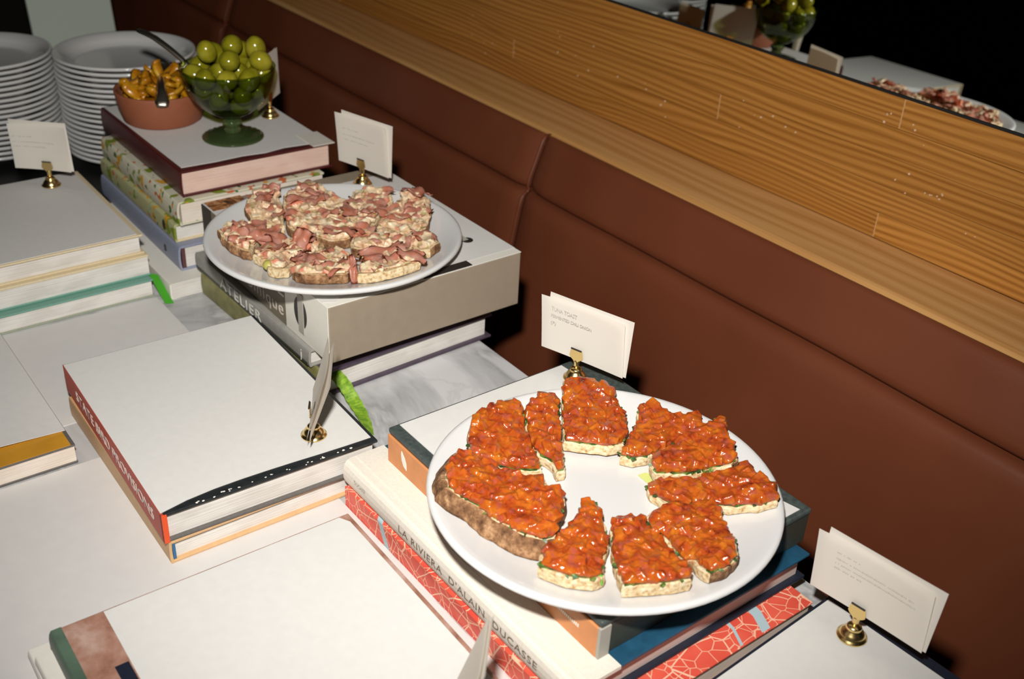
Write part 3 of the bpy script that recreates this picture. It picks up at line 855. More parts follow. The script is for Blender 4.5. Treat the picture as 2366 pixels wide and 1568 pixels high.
obj('green_cloth_strip', B(-L, 0, 0.0, 0.008, 0.0212, 0.0219), 'green_spine', b)

# ------------------------------------------------------------------ serving plates
PH = 0.021
def plate_profile(r, h):
    k = r / 0.15
    return [(0, 0.0028), (0.083 * k, 0.0028), (0.086 * k, 0.0), (0.092 * k, 0.0), (0.095 * k, 0.003), (0.120 * k, h * 0.40), (0.143 * k, h * 0.66),
            (0.1485 * k, h * 0.73), (0.1500 * k, h * 0.83), (0.1496 * k, h * 0.94), (0.1475 * k, h), (0.1448 * k, h * 0.985),
            (0.139 * k, h * 0.90), (0.125 * k, h * 0.66), (0.108 * k, h * 0.43), (0.097 * k, h * 0.33), (0.088 * k, h * 0.30), (0, h * 0.29)]
def surf(r, R0=0.15, h=PH):
    k = R0 / 0.15
    pts = [(0, 0.30), (0.088, 0.30), (0.097, 0.33), (0.108, 0.43), (0.125, 0.66), (0.139, 0.90), (0.1448, 0.985), (0.2, 0.985)]
    q = r / k
    for (a, x), (b, y) in zip(pts, pts[1:]):
        if q <= b:
            return h * (x + (y - x) * (q - a) / (b - a))
    return h
def plate(label, x, y, z, r):
    o = obj('serving_plate', lathe(plate_profile(r, PH), 96), 'porcelain', smooth=True)
    o.location = (x, y, z)
    return tag(o, label, 'plate')
BX, BY, BZ = -0.517, 0.523, T + 0.0878
SX, SY, SZ = -1.008, 0.540, T + 0.1224
plate('round white serving plate of tuna toasts on the orange-spined book', BX, BY, BZ, 0.150)
plate('round white serving plate of ham toasts on the taupe slipcased cookbook', SX, SY, SZ, 0.1455)

# ------------------------------------------------------------------ toasts
def prep(pts, rmax):
    p = [(x / 1000.0, y / 1000.0) for x, y in pts]
    if area(p) < 0:
        p = p[::-1]
    out = []
    for x, y in p:
        r = math.hypot(x, y)
        if r > rmax:
            x, y = x * rmax / r, y * rmax / r
        out.append((x, y))
    return out
def rough(p, step, amp, rr):
    q = resample(p, step)
    return [(x + rr.uniform(-amp, amp), y + rr.uniform(-amp, amp)) for x, y in q]
def bread(root, p, cx, cy, th, base, rr, crust, grow=0.002, name='bread_slice', flare=0.0):
    poly = rough(offset(p, grow), 0.006, 0.0008, rr)
    n = len(poly)
    bm = bmesh.new()
    loc = [(x - cx, y - cy) for x, y in poly]
    rings = []
    for (f, off_) in ((0.0, -0.0012), (0.12, 0.0), (0.55, 0.0006), (0.9, 0.0003), (1.0, -0.0008)):
        rg = []
        q = offset(poly, off_)
        for (x, y) in q:
            if flare:
                nn = max(0.0, min(1.0, (-y - 0.055) / 0.035))
                e = flare * nn * (1 - f) ** 0.7
                rd = math.hypot(x, y); x, y = x + x / rd * e, y + y / rd * e
            r = math.hypot(x, y)
            rg.append(bm.verts.new((x - cx, y - cy, base(r) + th * f + rr.uniform(-0.0004, 0.0004))))
        rings.append(rg)
    for a, b in zip(rings, rings[1:]):
        for i in range(n):
            j = (i + 1) % n
            f = bm.faces.new((a[i], a[j], b[j], b[i]))
            mx, my = (poly[i][0] + poly[j][0]) / 2, (poly[i][1] + poly[j][1]) / 2
            nx_, ny_ = poly[j][1] - poly[i][1], -(poly[j][0] - poly[i][0])
            rad = (mx * nx_ + my * ny_) / (math.hypot(mx, my) * math.hypot(nx_, ny_) + 1e-9)
            f.material_index = 1 if (crust == 2 or (crust == 1 and rad > 0.25)) else 0
    f = bm.faces.new(rings[-1]); f = bm.faces.new(rings[0][::-1]); f.material_index = 1
    bmesh.ops.triangulate(bm, faces=[f for f in bm.faces if len(f.verts) > 4])
    return obj(name, bm, ['crumb', 'crust'], root, smooth=False)
def chunk(bm, c, s, rr, seg=False):
    m = Matrix.Translation(c) @ Euler((rr.uniform(-0.6, 0.6), rr.uniform(-0.6, 0.6), rr.uniform(0, 3.1))).to_matrix().to_4x4() @ Matrix.Diagonal((s[0], s[1], s[2], 1))
    bmesh.ops.create_cube(bm, size=1.0, matrix=m)
def remesh(o, vox, smooth_it=3, fac=0.5):
    md = o.modifiers.new('remesh', 'REMESH'); md.mode = 'VOXEL'; md.voxel_size = vox; md.use_smooth_shade = True
    sm = o.modifiers.new('smooth', 'SMOOTH'); sm.iterations = smooth_it; sm.factor = fac
    dg = bpy.context.evaluated_depsgraph_get(); dg.update()
    me = bpy.data.meshes.new_from_object(o.evaluated_get(dg))
    old = o.data; o.modifiers.clear(); o.data = me; me.name = old.name
    bpy.data.meshes.remove(old)
    for p in me.polygons:
        p.use_smooth = True
    return o
def frill(root, p, cx, cy, z, rr, mat='herb', amp=0.0008, count=1.0):
    """ragged leafy layer peeping out between bread and topping"""
    bm = bmesh.new()
    q = resample(p, 0.0045)
    extrude_poly(bm, [(x - cx, y - cy) for x, y in rough(offset(p, -0.0012), 0.004, 0.0016, rr)], lambda x, y: z(math.hypot(x + cx, y + cy)) - 0.0004, lambda x, y: z(math.hypot(x + cx, y + cy)) + 0.0012)
    for (x, y) in q:
        if rr.random() > count:
            continue
        s = rr.uniform(0.0016, 0.0048)
        chunk(bm, (x - cx + rr.uniform(-amp, amp), y - cy + rr.uniform(-amp, amp), z(math.hypot(x, y)) + rr.uniform(-0.001, 0.002)), (s, s * rr.uniform(0.5, 1), 0.0016), rr)
    o = obj('herb_layer', bm, mat, root)
    o['kind'] = 'stuff'
    return o

TUNA = {
    'T1a': ((-125,-50),(-133,-37),(-135,-18),(-132,2),(-126,8),(-107,-3),(-86,-15),(-72,-21),(-55,-26),(-45,-32),(-58,-51),(-75,-63),(-86,-73),(-98,-72),(-112,-63)),
    'T1b': ((-124,10),(-126,24),(-127,35),(-119,45),(-89,24),(-64,6),(-35,-14),(-36,-21),(-52,-16),(-65,-19),(-83,-16),(-105,-2)),
    'T2': ((-142,67),(-126,91),(-107,86),(-109,93),(-95,90),(-81,87),(-65,82),(-51,73),(-34,52),(-38,37),(-49,27),(-66,10),(-88,27),(-113,45)),
    'T3': ((-67,99),(-62,110),(-56,116),(-42,110),(-31,120),(-21,133),(-10,129),(-10,114),(-15,101),(-9,87),(-10,72),(-10,59),(-15,46),(-25,39),(-32,49),(-32,59),(-47,74),(-53,87)),
    'T4': ((-8,95),(-10,105),(-8,120),(-3,131),(-4,140),(3,143),(16,129),(32,122),(46,114),(47,105),(39,93),(36,81),(29,63),(20,53),(15,44),(3,49),(-2,56),(-4,68),(0,74)),
    'T5': ((15,37),(23,50),(35,70),(42,90),(50,108),(50,116),(57,118),(66,114),(79,111),(86,111),(101,102),(104,98),(96,86),(83,74),(69,62),(59,49),(51,36),(40,29),(28,28),(19,31)),
    'T6': ((52,-1),(47,9),(48,21),(55,29),(61,32),(61,39),(65,51),(70,56),(82,54),(96,45),(109,36),(120,31),(134,17),(138,1),(135,-13),(126,-12),(113,-7),(106,-13),(93,-9),(82,-5),(72,-4),(63,-7)),
    'T7': ((37,-24),(45,-15),(54,-6),(65,-9),(74,-8),(88,-12),(102,-17),(117,-22),(132,-30),(126,-45),(118,-60),(107,-78),(86,-64),(66,-50),(44,-33)),
    'T8': ((10,-35),(9,-27),(15,-23),(27,-29),(40,-35),(59,-49),(71,-65),(88,-79),(88,-90),(76,-104),(64,-110),(54,-114),(48,-104),(41,-101),(35,-81),(30,-68),(22,-57),(20,-44)),
    'T9': ((-89,-94),(-93,-86),(-86,-80),(-74,-72),(-61,-66),(-47,-59),(-38,-50),(-32,-41),(-21,-49),(-14,-44),(-5,-40),(6,-48),(22,-67),(33,-80),(32,-89),(19,-99),(5,-104),(-10,-110),(-28,-112),(-42,-120),(-56,-123),(-70,-116),(-82,-104)),
}
HAM = {
    'H1': ((-117,-51),(-139,-35),(-143,-15),(-130,-16),(-115,-12),(-82,-23),(-50,-39),(-53,-47),(-62,-53),(-78,-55),(-78,-66),(-102,-61)),
    'H2': ((-117,-4),(-122,15),(-127,28),(-129,41),(-113,47),(-99,49),(-85,56),(-69,56),(-48,40),(-45,34),(-62,19),(-69,-1),(-76,-22),(-94,-17)),
    'H3': ((-69,-26),(-62,-4),(-55,15),(-34,32),(-27,35),(-7,33),(9,22),(22,7),(18,-13),(2,-21),(-16,-28),(-32,-37),(-51,-35)),
    'H4': ((-60,55),(-87,74),(-77,94),(-71,108),(-52,107),(-37,100),(-31,84),(-16,68),(1,52),(9,36),(2,30),(-20,41),(-34,38)),
    'H5': ((-24,80),(-27,96),(-35,109),(-46,128),(-29,141),(-15,138),(11,124),(43,99),(56,81),(46,70),(26,59),(8,53),(-10,68)),
    'H6': ((27,5),(9,22),(20,36),(34,54),(56,68),(61,85),(80,84),(98,79),(104,62),(91,54),(77,58),(80,49),(72,31),(57,15),(57,6),(42,-1)),
    'H7': ((81,-14),(65,3),(70,16),(84,29),(86,54),(96,50),(117,41),(131,32),(131,16),(129,-4),(125,-26),(114,-35),(99,-28),(95,-20)),
    'H8': ((-57,-115),(-65,-100),(-67,-85),(-73,-66),(-57,-60),(-38,-66),(-36,-75),(-22,-89),(-1,-102),(-6,-110),(-21,-117),(-40,-118)),
    'H9': ((6,-102),(-12,-86),(-26,-67),(-10,-64),(-7,-50),(-14,-34),(-1,-31),(16,-23),(34,-35),(36,-53),(38,-67),(56,-87),(59,-101),(49,-106),(27,-97),(15,-100)),
    'H10': ((51,-79),(45,-65),(43,-51),(38,-33),(27,-21),(43,-16),(56,-12),(70,-23),(87,-25),(105,-43),(98,-58),(86,-82),(75,-88),(64,-86)),
}

TUNA_INFO = {
    'T1a': ('rounded tuna toast with dark crust between the long brown-crusted toast and the notched sliver', 1, 0.002),
    'T1b': ('narrow tuna toast sliver with a bare green and white notch at its inner tip', 0, 0.002),
    'T2': ('four-sided tuna toast under the brass card holder, green herb line on its inner edge', 0, 0.002),
    'T3': ('thin tuna toast with lettuce below its inner corner beside the four-sided back toast', 1, 0.001),
    'T4': ('chunky tuna toast leaning over the long pointed toast on the bench side', 1, 0.002),
    'T5': ('long pointed tuna toast with pale bread underside reaching the plate rim', 0, 0.0025),
    'T6': ('irregular tuna toast with browned end beside the square toast', 1, 0.003),
    'T7': ('square tuna toast with straight pale bread front, between triangle and browned-end toast', 0, 0.0015),
    'T8': ('triangular tuna toast with green leaf hanging over its white bread edge', 0, 0.0025),
    'T9': ('largest tuna toast with thick bare brown crust along its outer side', 2, 0.0025),
}
TH = 0.0105
for key, pts in TUNA.items():
    rr = random.Random(key)
    label, crust, grow = TUNA_INFO[key]
    p = prep(pts, 0.144)
    cx = sum(x for x, y in p) / len(p); cy = sum(y for x, y in p) / len(p)
    p = [(cx + (x - cx) * 0.97, cy + (y - cy) * 0.97) for x, y in p]
    th = TH * {'T9': 1.5, 'T5': 0.75, 'T7': 1.15, 'T8': 1.15}.get(key, 1.0)
    lift = {'T4': 0.004, 'T1a': 0.001, 'T2': 0.002}.get(key, 0.0)
    base = (lambda r, lf=lift: surf(r) + 0.0008 + lf)
    t = thing('tuna_toast', label, 'toast', (BX + cx, BY + cy, BZ))
    bread(t, p, cx, cy, th, base, rr, crust, grow - 0.0012, flare=0.011 if key == 'T9' else 0.0)
    frill(t, offset(p, 0.0002), cx, cy, lambda r, b=base, h=th: b(r) + h, rr, count=0.2)
    # diced tuna bound in orange sauce
    bm = bmesh.new()
    zt = lambda r, b=base, h=th: b(r) + h + 0.0006
    q = offset(p, -0.0004)
    extrude_poly(bm, [(x - cx, y - cy) for x, y in resample(q, 0.01)], lambda x, y: zt(math.hypot(x + cx, y + cy)), lambda x, y: zt(math.hypot(x + cx, y + cy)) + 0.0035)
    bmesh.ops.triangulate(bm, faces=[f for f in bm.faces if len(f.verts) > 4])
    A = abs(area(p)); n = int(A / 3.4e-5)
    xs = [x for x, y in p]; ys_ = [y for x, y in p]
    got = 0; tries = 0
    spots = []
    while got < n and tries < n * 40:
        tries += 1
        x, y = rr.uniform(min(xs), max(xs)), rr.uniform(min(ys_), max(ys_))
        if not inside(x, y, p):
            continue
        d = edge_dist(x, y, p)
        if d < 0.0027 or any((x - a) ** 2 + (y - b) ** 2 < 0.0045 ** 2 for a, b in spots):
            continue
        spots.append((x, y)); got += 1
        s = rr.uniform(0.0055, 0.0105)
        z = zt(math.hypot(x, y)) + 0.0022 + rr.uniform(0, 0.0030) + min(0.0020, d * 0.12)
        chunk(bm, (x - cx, y - cy, z), (s, s * rr.uniform(0.7, 1.1), s * rr.uniform(0.55, 0.9)), rr)
    o = obj('tuna_topping', bm, 'tuna', t)
    remesh(o, 0.00085, 8, 0.5)
    o['kind'] = 'stuff'
    if key == 'T8':
        bm = bmesh.new(); extrude_poly(bm, [(-0.004, -0.005), (0.004, -0.005), (0.0035, 0.006), (-0.004, 0.005)], 0, 0.0007)
        g = obj('leaf', bm, 'green_tab', t); g.location = (0.084 - cx, -0.083 - cy, base(0.118) + 0.009); g.rotation_euler = (0.3, 1.1, -0.75)
    if key == 'T3':
        bm = bmesh.new(); extrude_poly(bm, [(-0.009, -0.004), (0.010, -0.005), (0.012, 0.004), (0.0, 0.007), (-0.008, 0.004)], 0, 0.0008)
        g = obj('lettuce_leaf', bm, 'lime_tag', t); g.location = (0.004 - cx, 0.049 - cy, surf(0.05) + 0.0008)

HAM_INFO = {
    'H1': ('small ham toast with dark underside at the book-stack edge of its plate', 1),
    'H2': ('domed ham and cheese toast just in front of the pink-edged maroon book', 1),
    'H3': ('ham toast with dark browned base in the middle of its plate', 2),
    'H4': ('pink ham toast half covered by a single flat ham slice', 0),
    'H5': ('ham toast with reddish crisped ham next to the leather bench side', 1),
    'H6': ('long ham toast with bare dark brown bread corner pointing at the slipcase emblem', 1),
    'H7': ('square ham toast with folded orange ham over a pale cut bread face', 0),
    'H8': ('pointed ham toast at the spine side of its plate', 1),
    'H9': ('ham toast with curled pink ham slices and a pale green bean', 0),
    'H10': ('ham toast with dark speckled crust facing the plate rim', 2),
}
def ham_slice(root, w, l, loc, rz, tilt, rr, curl, name='ham_slice'):
    bm = bmesh.new(); nx, ny = 9, 7; g = []
    ph = rr.uniform(0, 6); edge = [rr.uniform(0.8, 1.1) for _ in range(ny + 1)]
    for i in range(nx + 1):
        row = []
        for j in range(ny + 1):
            u = i / nx - 0.5; v = j / ny - 0.5
            x = u * l * edge[j]; y = v * w * (1 - 0.3 * abs(u) * rr.uniform(0.6, 1.2))
            z = curl * (u * u * 4) + 0.0022 * math.sin(u * 9 + ph) + 0.0018 * math.sin(v * 8 + ph * 2 + u * 5)
            row.append(bm.verts.new((x, y, z)))
        g.append(row)
    for i in range(nx):
        for j in range(ny):
            bm.faces.new((g[i][j], g[i + 1][j], g[i + 1][j + 1], g[i][j + 1]))
    ret = bmesh.ops.solidify(bm, geom=bm.faces[:], thickness=0.0013)
    bmesh.ops.recalc_face_normals(bm, faces=bm.faces[:])
    o = obj(name, bm, 'ham', root, smooth=True)
    o.location = loc; o.rotation_euler = (tilt[0], tilt[1], rz)
    return o
for key, pts in HAM.items():
    rr = random.Random(key + 'x')
    label, crust = HAM_INFO[key]
    p = prep(pts, 0.133)
    # the toasts stand apart a little: pull each outline in towards its own middle
    cx = sum(x for x, y in p) / len(p); cy = sum(y for x, y in p) / len(p)
    p = [(cx + (x - cx) * 0.985, cy + (y - cy) * 0.985) for x, y in p]
    base = (lambda r: surf(r, 0.1455) + 0.0008)
    th = 0.011
    t = thing('ham_toast', label, 'toast', (SX + cx, SY + cy, SZ))
    bread(t, p, cx, cy, th, base, rr, crust, 0.001)
    bm = bmesh.new()
    zt = lambda r, b=base, h=th: b(r) + h + 0.0004
    q = offset(p, -0.003)
    extrude_poly(bm, [(x - cx, y - cy) for x, y in resample(q, 0.01)], lambda x, y: zt(math.hypot(x + cx, y + cy)), lambda x, y: zt(math.hypot(x + cx, y + cy)) + 0.003)
    bmesh.ops.triangulate(bm, faces=[f for f in bm.faces if len(f.verts) > 4])
    A = abs(area(p)); n = int(A / 5.5e-5)
    xs = [x for x, y in p]; ys_ = [y for x, y in p]
    k = 0; tries = 0; spots = []
    while k < n and tries < 4000:
        tries += 1
        x, y = rr.uniform(min(xs), max(xs)), rr.uniform(min(ys_), max(ys_))
        if not inside(x, y, p) or edge_dist(x, y, p) < 0.004:
            continue
        k += 1; spots.append((x, y))
        s = rr.uniform(0.006, 0.013)
        chunk(bm, (x - cx, y - cy, zt(math.hypot(x, y)) + 0.0025 + rr.uniform(0, 0.003)), (s, s * rr.uniform(0.5, 1), s * rr.uniform(0.3, 0.6)), rr)
    o = obj('cheese_topping', bm, 'cheese', t)
    remesh(o, 0.0011, 4, 0.5)
    o['kind'] = 'stuff'
    nh = {'H3': 4, 'H1': 3, 'H6': 4, 'H5': 5, 'H2': 5}.get(key, 4)
    chosen = []
    for sp in spots:
        if len(chosen) < nh and all(math.hypot(sp[0] - c[0], sp[1] - c[1]) > 0.014 for c in chosen) and edge_dist(sp[0], sp[1], p) > 0.007:
            chosen.append(sp)
    for i, (x, y) in enumerate(chosen):
        ham_slice(t, rr.uniform(0.018, 0.027), rr.uniform(0.026, 0.038), (x - cx, y - cy, zt(math.hypot(x, y)) + 0.0060 + 0.0008 * i), rr.uniform(0, 3.1), (rr.uniform(-0.2, 0.2), rr.uniform(-0.2, 0.2)), rr, rr.uniform(-0.003, 0.003))
    if key == 'H9':
        ham_slice(t, 0.026, 0.024, (0.004, 0.018, zt(0.07) + 0.013), 0.4, (0.9, 0.1), rr, 0.004)
        ham_slice(t, 0.018, 0.036, (-0.036, -0.012, zt(0.09) + 0.008), 1.0, (0.5, 0.3), rr, -0.006)
        bm = lathe([(0, -0.006)] + [(0.0062 * math.cos(a), 0.0062 * math.sin(a)) for a in [-1.2, -0.7, -0.2, 0.3, 0.8, 1.2]] + [(0, 0.006)], 16)
        g = obj('bean', bm, 'bean', t, smooth=True); g.location = (0.022, -0.032, base(0.1) + 0.012); g.scale = (1.1, 1, 0.9)
    if key == 'H8':
        ham_slice(t, 0.024, 0.034, (0.02, 0.016, zt(0.07) + 0.010), 0.9, (0.3, -0.4), rr, -0.006)
    if key == 'H7':
        ham_slice(t, 0.022, 0.058, (-0.014, 0.002, zt(0.1) + 0.008), 1.5, (0.2, 0.0), rr, 0.004)
    if key == 'H4':
        ham_slice(t, 0.042, 0.055, (0.0, -0.008, zt(0.08) + 0.006), 1.2, (0.05, 0.05), rr, -0.003)
    if key == 'H10':
        ham_slice(t, 0.010, 0.036, (0.036, 0.016, zt(0.1) + 0.003), -0.35, (0.2, 0.75), rr, 0.003)

# ------------------------------------------------------------------ stacks of side plates
def side_profile(r, h):
    k = r / 0.11
    return [(0, 0.002), (0.066 * k, 0.002), (0.068 * k, 0.0), (0.072 * k, 0.0), (0.075 * k, 0.003), (0.090 * k, 0.010), (0.105 * k, h - 0.006), (0.1092 * k, h - 0.0042),
            (0.110 * k, h - 0.002), (0.1088 * k, h), (0.1065 * k, h - 0.0004), (0.097 * k, h - 0.0035), (0.088 * k, h - 0.009), (0.080 * k, 0.0065), (0.072 * k, 0.0052), (0, 0.005)]
sp_mesh = None
NTH = 'first second third fourth fifth sixth seventh eighth ninth tenth eleventh twelfth thirteenth fourteenth fifteenth sixteenth seventeenth eighteenth nineteenth'.split()
def plate_stack(x, y, n, step, label, group, r=0.109):
    global sp_mesh
    rr = random.Random(n)
    for i in range(n):
        if sp_mesh is None:
            o = obj('side_plate', lathe(side_profile(r, 0.022), 72), 'porcelain', smooth=True); sp_mesh = o.data
        else:
            o = bpy.data.objects.new('side_plate', sp_mesh); COL.objects.link(o)
        o.location = (x + rr.uniform(-0.0012, 0.0012), y + rr.uniform(-0.0012, 0.0012), T + i * step)
        o.rotation_euler = (0, 0, rr.uniform(0, 6))
        k = n - i
        nth = {1: 'topmost', n: 'lowest'}.get(k) or NTH[k - 1] + ' from the top'
        tag(o, 'white side plate, ' + nth + label, 'plate', group)
plate_stack(-1.725, 0.564, 19, 0.0083, ' of the stack beside the terracotta bowl', 'side plates in the stack by the goblet')
plate_stack(-1.850, 0.375, 18, 0.0083, ' of the stack farther from the bench', 'side plates in the stack away from the bench')
mb = thing('menu_board', 'pale grey-green menu board standing upright behind the side plates', 'board', (-2.16, 0.62, T), math.radians(14))
bm = bmesh.new(); box(bm, -0.003, 0.003, -0.085, 0.085, 0.0, 0.34, bev=0.001)
o = obj('panel', bm, 'menu_card', mb); o.rotation_euler = (0, math.radians(-5), 0)
o = obj('easel_leg', B(-0.07, -0.064, -0.02, 0.02, 0.0, 0.22), 'menu_card', mb); o.rotation_euler = (0, math.radians(12), 0); o.location = (0, 0, 0.012)

# ------------------------------------------------------------------ olive goblet
GX, GY, GZ = -1.335, 0.567, T + 0.1477
gb = thing('glass_goblet', 'green pressed-glass footed goblet heaped with green olives on the maroon book', 'goblet', (GX, GY, GZ))
def bowl_mod(a, r, z):
    f = max(0.0, min(1.0, (0.085 - z) / 0.03)) * max(0, min(1, (r - 0.015) / 0.02))
    return 1 + 0.022 * f * abs(math.cos(6 * a)) - 0.011 * f
outer = [(0.0085, 0.028), (0.017, 0.0315), (0.030, 0.0385), (0.041, 0.0475), (0.0495, 0.058), (0.0555, 0.070), (0.0595, 0.083), (0.0615, 0.093), (0.0622, 0.0975)]
inner = [(0.0605, 0.0978), (0.0597, 0.093), (0.0577, 0.083), (0.0537, 0.070), (0.0477, 0.058), (0.039, 0.0478), (0.028, 0.040), (0.013, 0.0355), (0.0, 0.0345)]
obj('bowl', lathe([(0, 0.028)] + outer + inner, 96, mod=bowl_mod), 'green_glass', gb, smooth=True)
obj('stem', lathe([(0, 0.0085), (0.012, 0.0085), (0.0105, 0.012), (0.0095, 0.016), (0.0128, 0.0195), (0.0135, 0.0225), (0.0118, 0.0255), (0.0085, 0.0279), (0, 0.0279)], 32), 'green_glass_solid', gb, smooth=True)
obj('foot', lathe([(0, 0.0), (0.038, 0.0), (0.0408, 0.001), (0.041, 0.0025), (0.038, 0.0042), (0.026, 0.0062), (0.014, 0.0083), (0, 0.0084)], 96, mod=lambda a, r, z: 1 + (0.018 * math.cos(24 * a) if 0.02 < r < 0.040 and z > 0.003 else 0)), 'green_glass_solid', gb, smooth=True)
OL = [(-0.0031, -0.0247, 0.266), (-0.0017, 0.0097, 0.271), (0.0126, 0.0357, 0.267), (0.0323, -0.0101, 0.262), (0.032, 0.0326, 0.256), (-0.0312, 0.0333, 0.254), (-0.030, -0.006, 0.257)]
for n_, r_, z_, o_ in ((9, 0.0425, 0.2375, 0.25), (3, 0.016, 0.2385, 0.9), (7, 0.0335, 0.2150, 0.1), (1, 0.0, 0.2160, 0.0), (3, 0.0165, 0.1965, 0.5)):
    for k_ in range(n_):
        a_ = o_ + 6.2832 * k_ / n_
        OL.append((r_ * math.cos(a_), r_ * math.sin(a_), z_ + 0.0015 * ((k_ * 7) % 3 - 1)))
om = None
rr = random.Random(21)
for i, (x, y, z) in enumerate(OL):
    if om is None:
        bm = bmesh.new(); bmesh.ops.create_icosphere(bm, subdivisions=4, radius=1.0)
        for v in bm.verts:
            k = 1 + 0.02 * noise.noise(v.co * 2.0)
            v.co = Vector((v.co.x * 0.0132 * k, v.co.y * 0.0132 * k, v.co.z * 0.0158 * k * (1 + 0.05 * v.co.z)))
        o = obj('olive', bm, 'olive', smooth=True); om = o.data
    else:
        o = bpy.data.objects.new('olive', om); COL.objects.link(o)
    o.location = (GX + x, GY + y, T + z)
    o.rotation_euler = [(0.3, 0.2, 0), (1.4, 0.2, 0.9), (0.15, 0.1, 0), (1.5, 0.1, 0.95)][i] if i < 4 else (rr.uniform(0, 3), rr.uniform(0, 3), rr.uniform(0, 3))
    s = rr.uniform(0.94, 1.04) if i < 16 else 0.93
    o.scale = (s, s, s)
    tag(o, 'glossy green olive heaped in the green glass goblet', 'olive', 'green olives in the goblet')

def spoon(label, p0, p1, wide, roll=0.0):
    """handle from p0 (buried end) to p1 (free end)"""
    p0, p1 = Vector(p0), Vector(p1)
    d = (p1 - p0); L = d.length
    t = thing('serving_spoon', label, 'spoon', p0)
    t.rotation_mode = 'QUATERNION'
    t.rotation_quaternion = d.to_track_quat('X', 'Z')
    bm = bmesh.new(); prev = None; n = 14
    for i in range(n + 1):
        u = i / n
        w = wide * (0.35 + 0.65 * u ** 1.3) * (1 if u < 0.96 else 0.75)
        th = 0.0016 + 0.0012 * math.sin(math.pi * u)
        z = 0.006 * math.sin(math.pi * u) * (1 if wide > 0 else 1) - 0.004 * max(0, u - 0.8) * 5
        ring = [bm.verts.new((L * u, -w, z)), bm.verts.new((L * u, -w * 0.5, z + th)), bm.verts.new((L * u, w * 0.5, z + th)), bm.verts.new((L * u, w, z)), bm.verts.new((L * u, w * 0.5, z - th)), bm.verts.new((L * u, -w * 0.5, z - th))]
        if prev:
            for k in range(6):
                bm.faces.new((prev[k], prev[(k + 1) % 6], ring[(k + 1) % 6], ring[k]))
        else:
            bm.faces.new(ring)
        prev = ring
    bm.faces.new(prev[::-1]); bmesh.ops.recalc_face_normals(bm, faces=bm.faces[:])
    obj('handle', bm, 'steel', t, smooth=True)
    bm = bmesh.new(); bmesh.ops.create_uvsphere(bm, u_segments=20, v_segments=10, radius=1.0)
    for v in list(bm.verts):
        v.co = Vector((v.co.x * 0.022 - 0.018, v.co.y * 0.014, (abs(v.co.z) * -0.006 if v.co.z < 0 else v.co.z * -0.0045)))
    obj('bowl', bm, 'steel', t, smooth=True)
    return t
spoon('steel serving spoon leaning out of the green olive goblet', (GX - 0.018, GY - 0.020, T + 0.215), (-1.452, 0.497, T + 0.2765), 0.0085)

# ------------------------------------------------------------------ terracotta bowl of yellow peppers
TX, TY, TZ = -1.452, 0.516, T + 0.1477
tc = thing('terracotta_bowl', 'small round terracotta bowl of yellow pickled peppers behind the goblet', 'bowl', (TX, TY, TZ))
obj('bowl_wall', lathe([(0, 0.0), (0.050, 0.0), (0.053, 0.003), (0.058, 0.022), (0.0615, 0.042), (0.0612, 0.0445), (0.0585, 0.0447), (0.0572, 0.042), (0.0535, 0.022), (0.049, 0.007), (0.0, 0.006)], 64), 'terracotta', tc, smooth=True)
rr = random.Random(4)
pm = []
for k in range(3):
    bm = bmesh.new(); prev = None
    for i in range(7):
        u = i / 6; a = (u - 0.5) * 1.6
        w = 0.0070 * (0.75 + 0.3 * math.sin(math.pi * u)); t_ = 0.0030
        c = Vector((0.013 * math.sin(a) * 1.2, 0, 0.012 * (1 - math.cos(a)) * (1.4 if k == 1 else 0.8)))
        ring = [bm.verts.new(c + Vector((0, -w, -t_ * 0.4))), bm.verts.new(c + Vector((0, w, -t_ * 0.4))), bm.verts.new(c + Vector((0, w * 0.7, t_))), bm.verts.new(c + Vector((0, -w * 0.7, t_)))]
        if prev:
            for q in range(4):
                bm.faces.new((prev[q], prev[(q + 1) % 4], ring[(q + 1) % 4], ring[q]))
        else:
            bm.faces.new(ring)
        prev = ring
    bm.faces.new(prev[::-1]); bmesh.ops.recalc_face_normals(bm, faces=bm.faces[:])
    pm.append(bm)
meshes = []
cnt = 0
def pepper(x, y, z, e, s):
    global cnt
    k = cnt % 3; cnt += 1
    if k < len(meshes):
        o = bpy.data.objects.new('pepper_piece', meshes[k]); COL.objects.link(o)
    else:
        o = obj('pepper_piece', pm[k], 'pepper', smooth=True); meshes.append(o.data)
    o.location = (TX + x, TY + y, TZ + z); o.rotation_euler = e; o.scale = (s, s, s)
    tag(o, 'yellow-orange pickled pepper piece heaped in the terracotta bowl', 'pepper', 'pickled peppers in the terracotta bowl')
for ring_r, n, z in ((0.040, 12, 0.036), (0.028, 9, 0.043), (0.043, 9, 0.046), (0.015, 5, 0.051), (0.026, 6, 0.055)):
    for i in range(n):
        a = 6.283 * i / n + rr.uniform(-0.2, 0.2)
        pepper(ring_r * math.cos(a), ring_r * math.sin(a), z + rr.uniform(-0.002, 0.002), (rr.uniform(-0.7, 0.7), rr.uniform(-0.7, 0.7), rr.uniform(0, 6.28)), rr.uniform(1.15, 1.6))
pepper(-0.012, 0.004, 0.066, (0.2, 1.3, 0.6), 1.1)
spoon('short steel spoon in the terracotta bowl with its end over the rim', (TX - 0.006, TY + 0.006, TZ + 0.060), (-1.383, 0.492, TZ + 0.045), 0.0100)

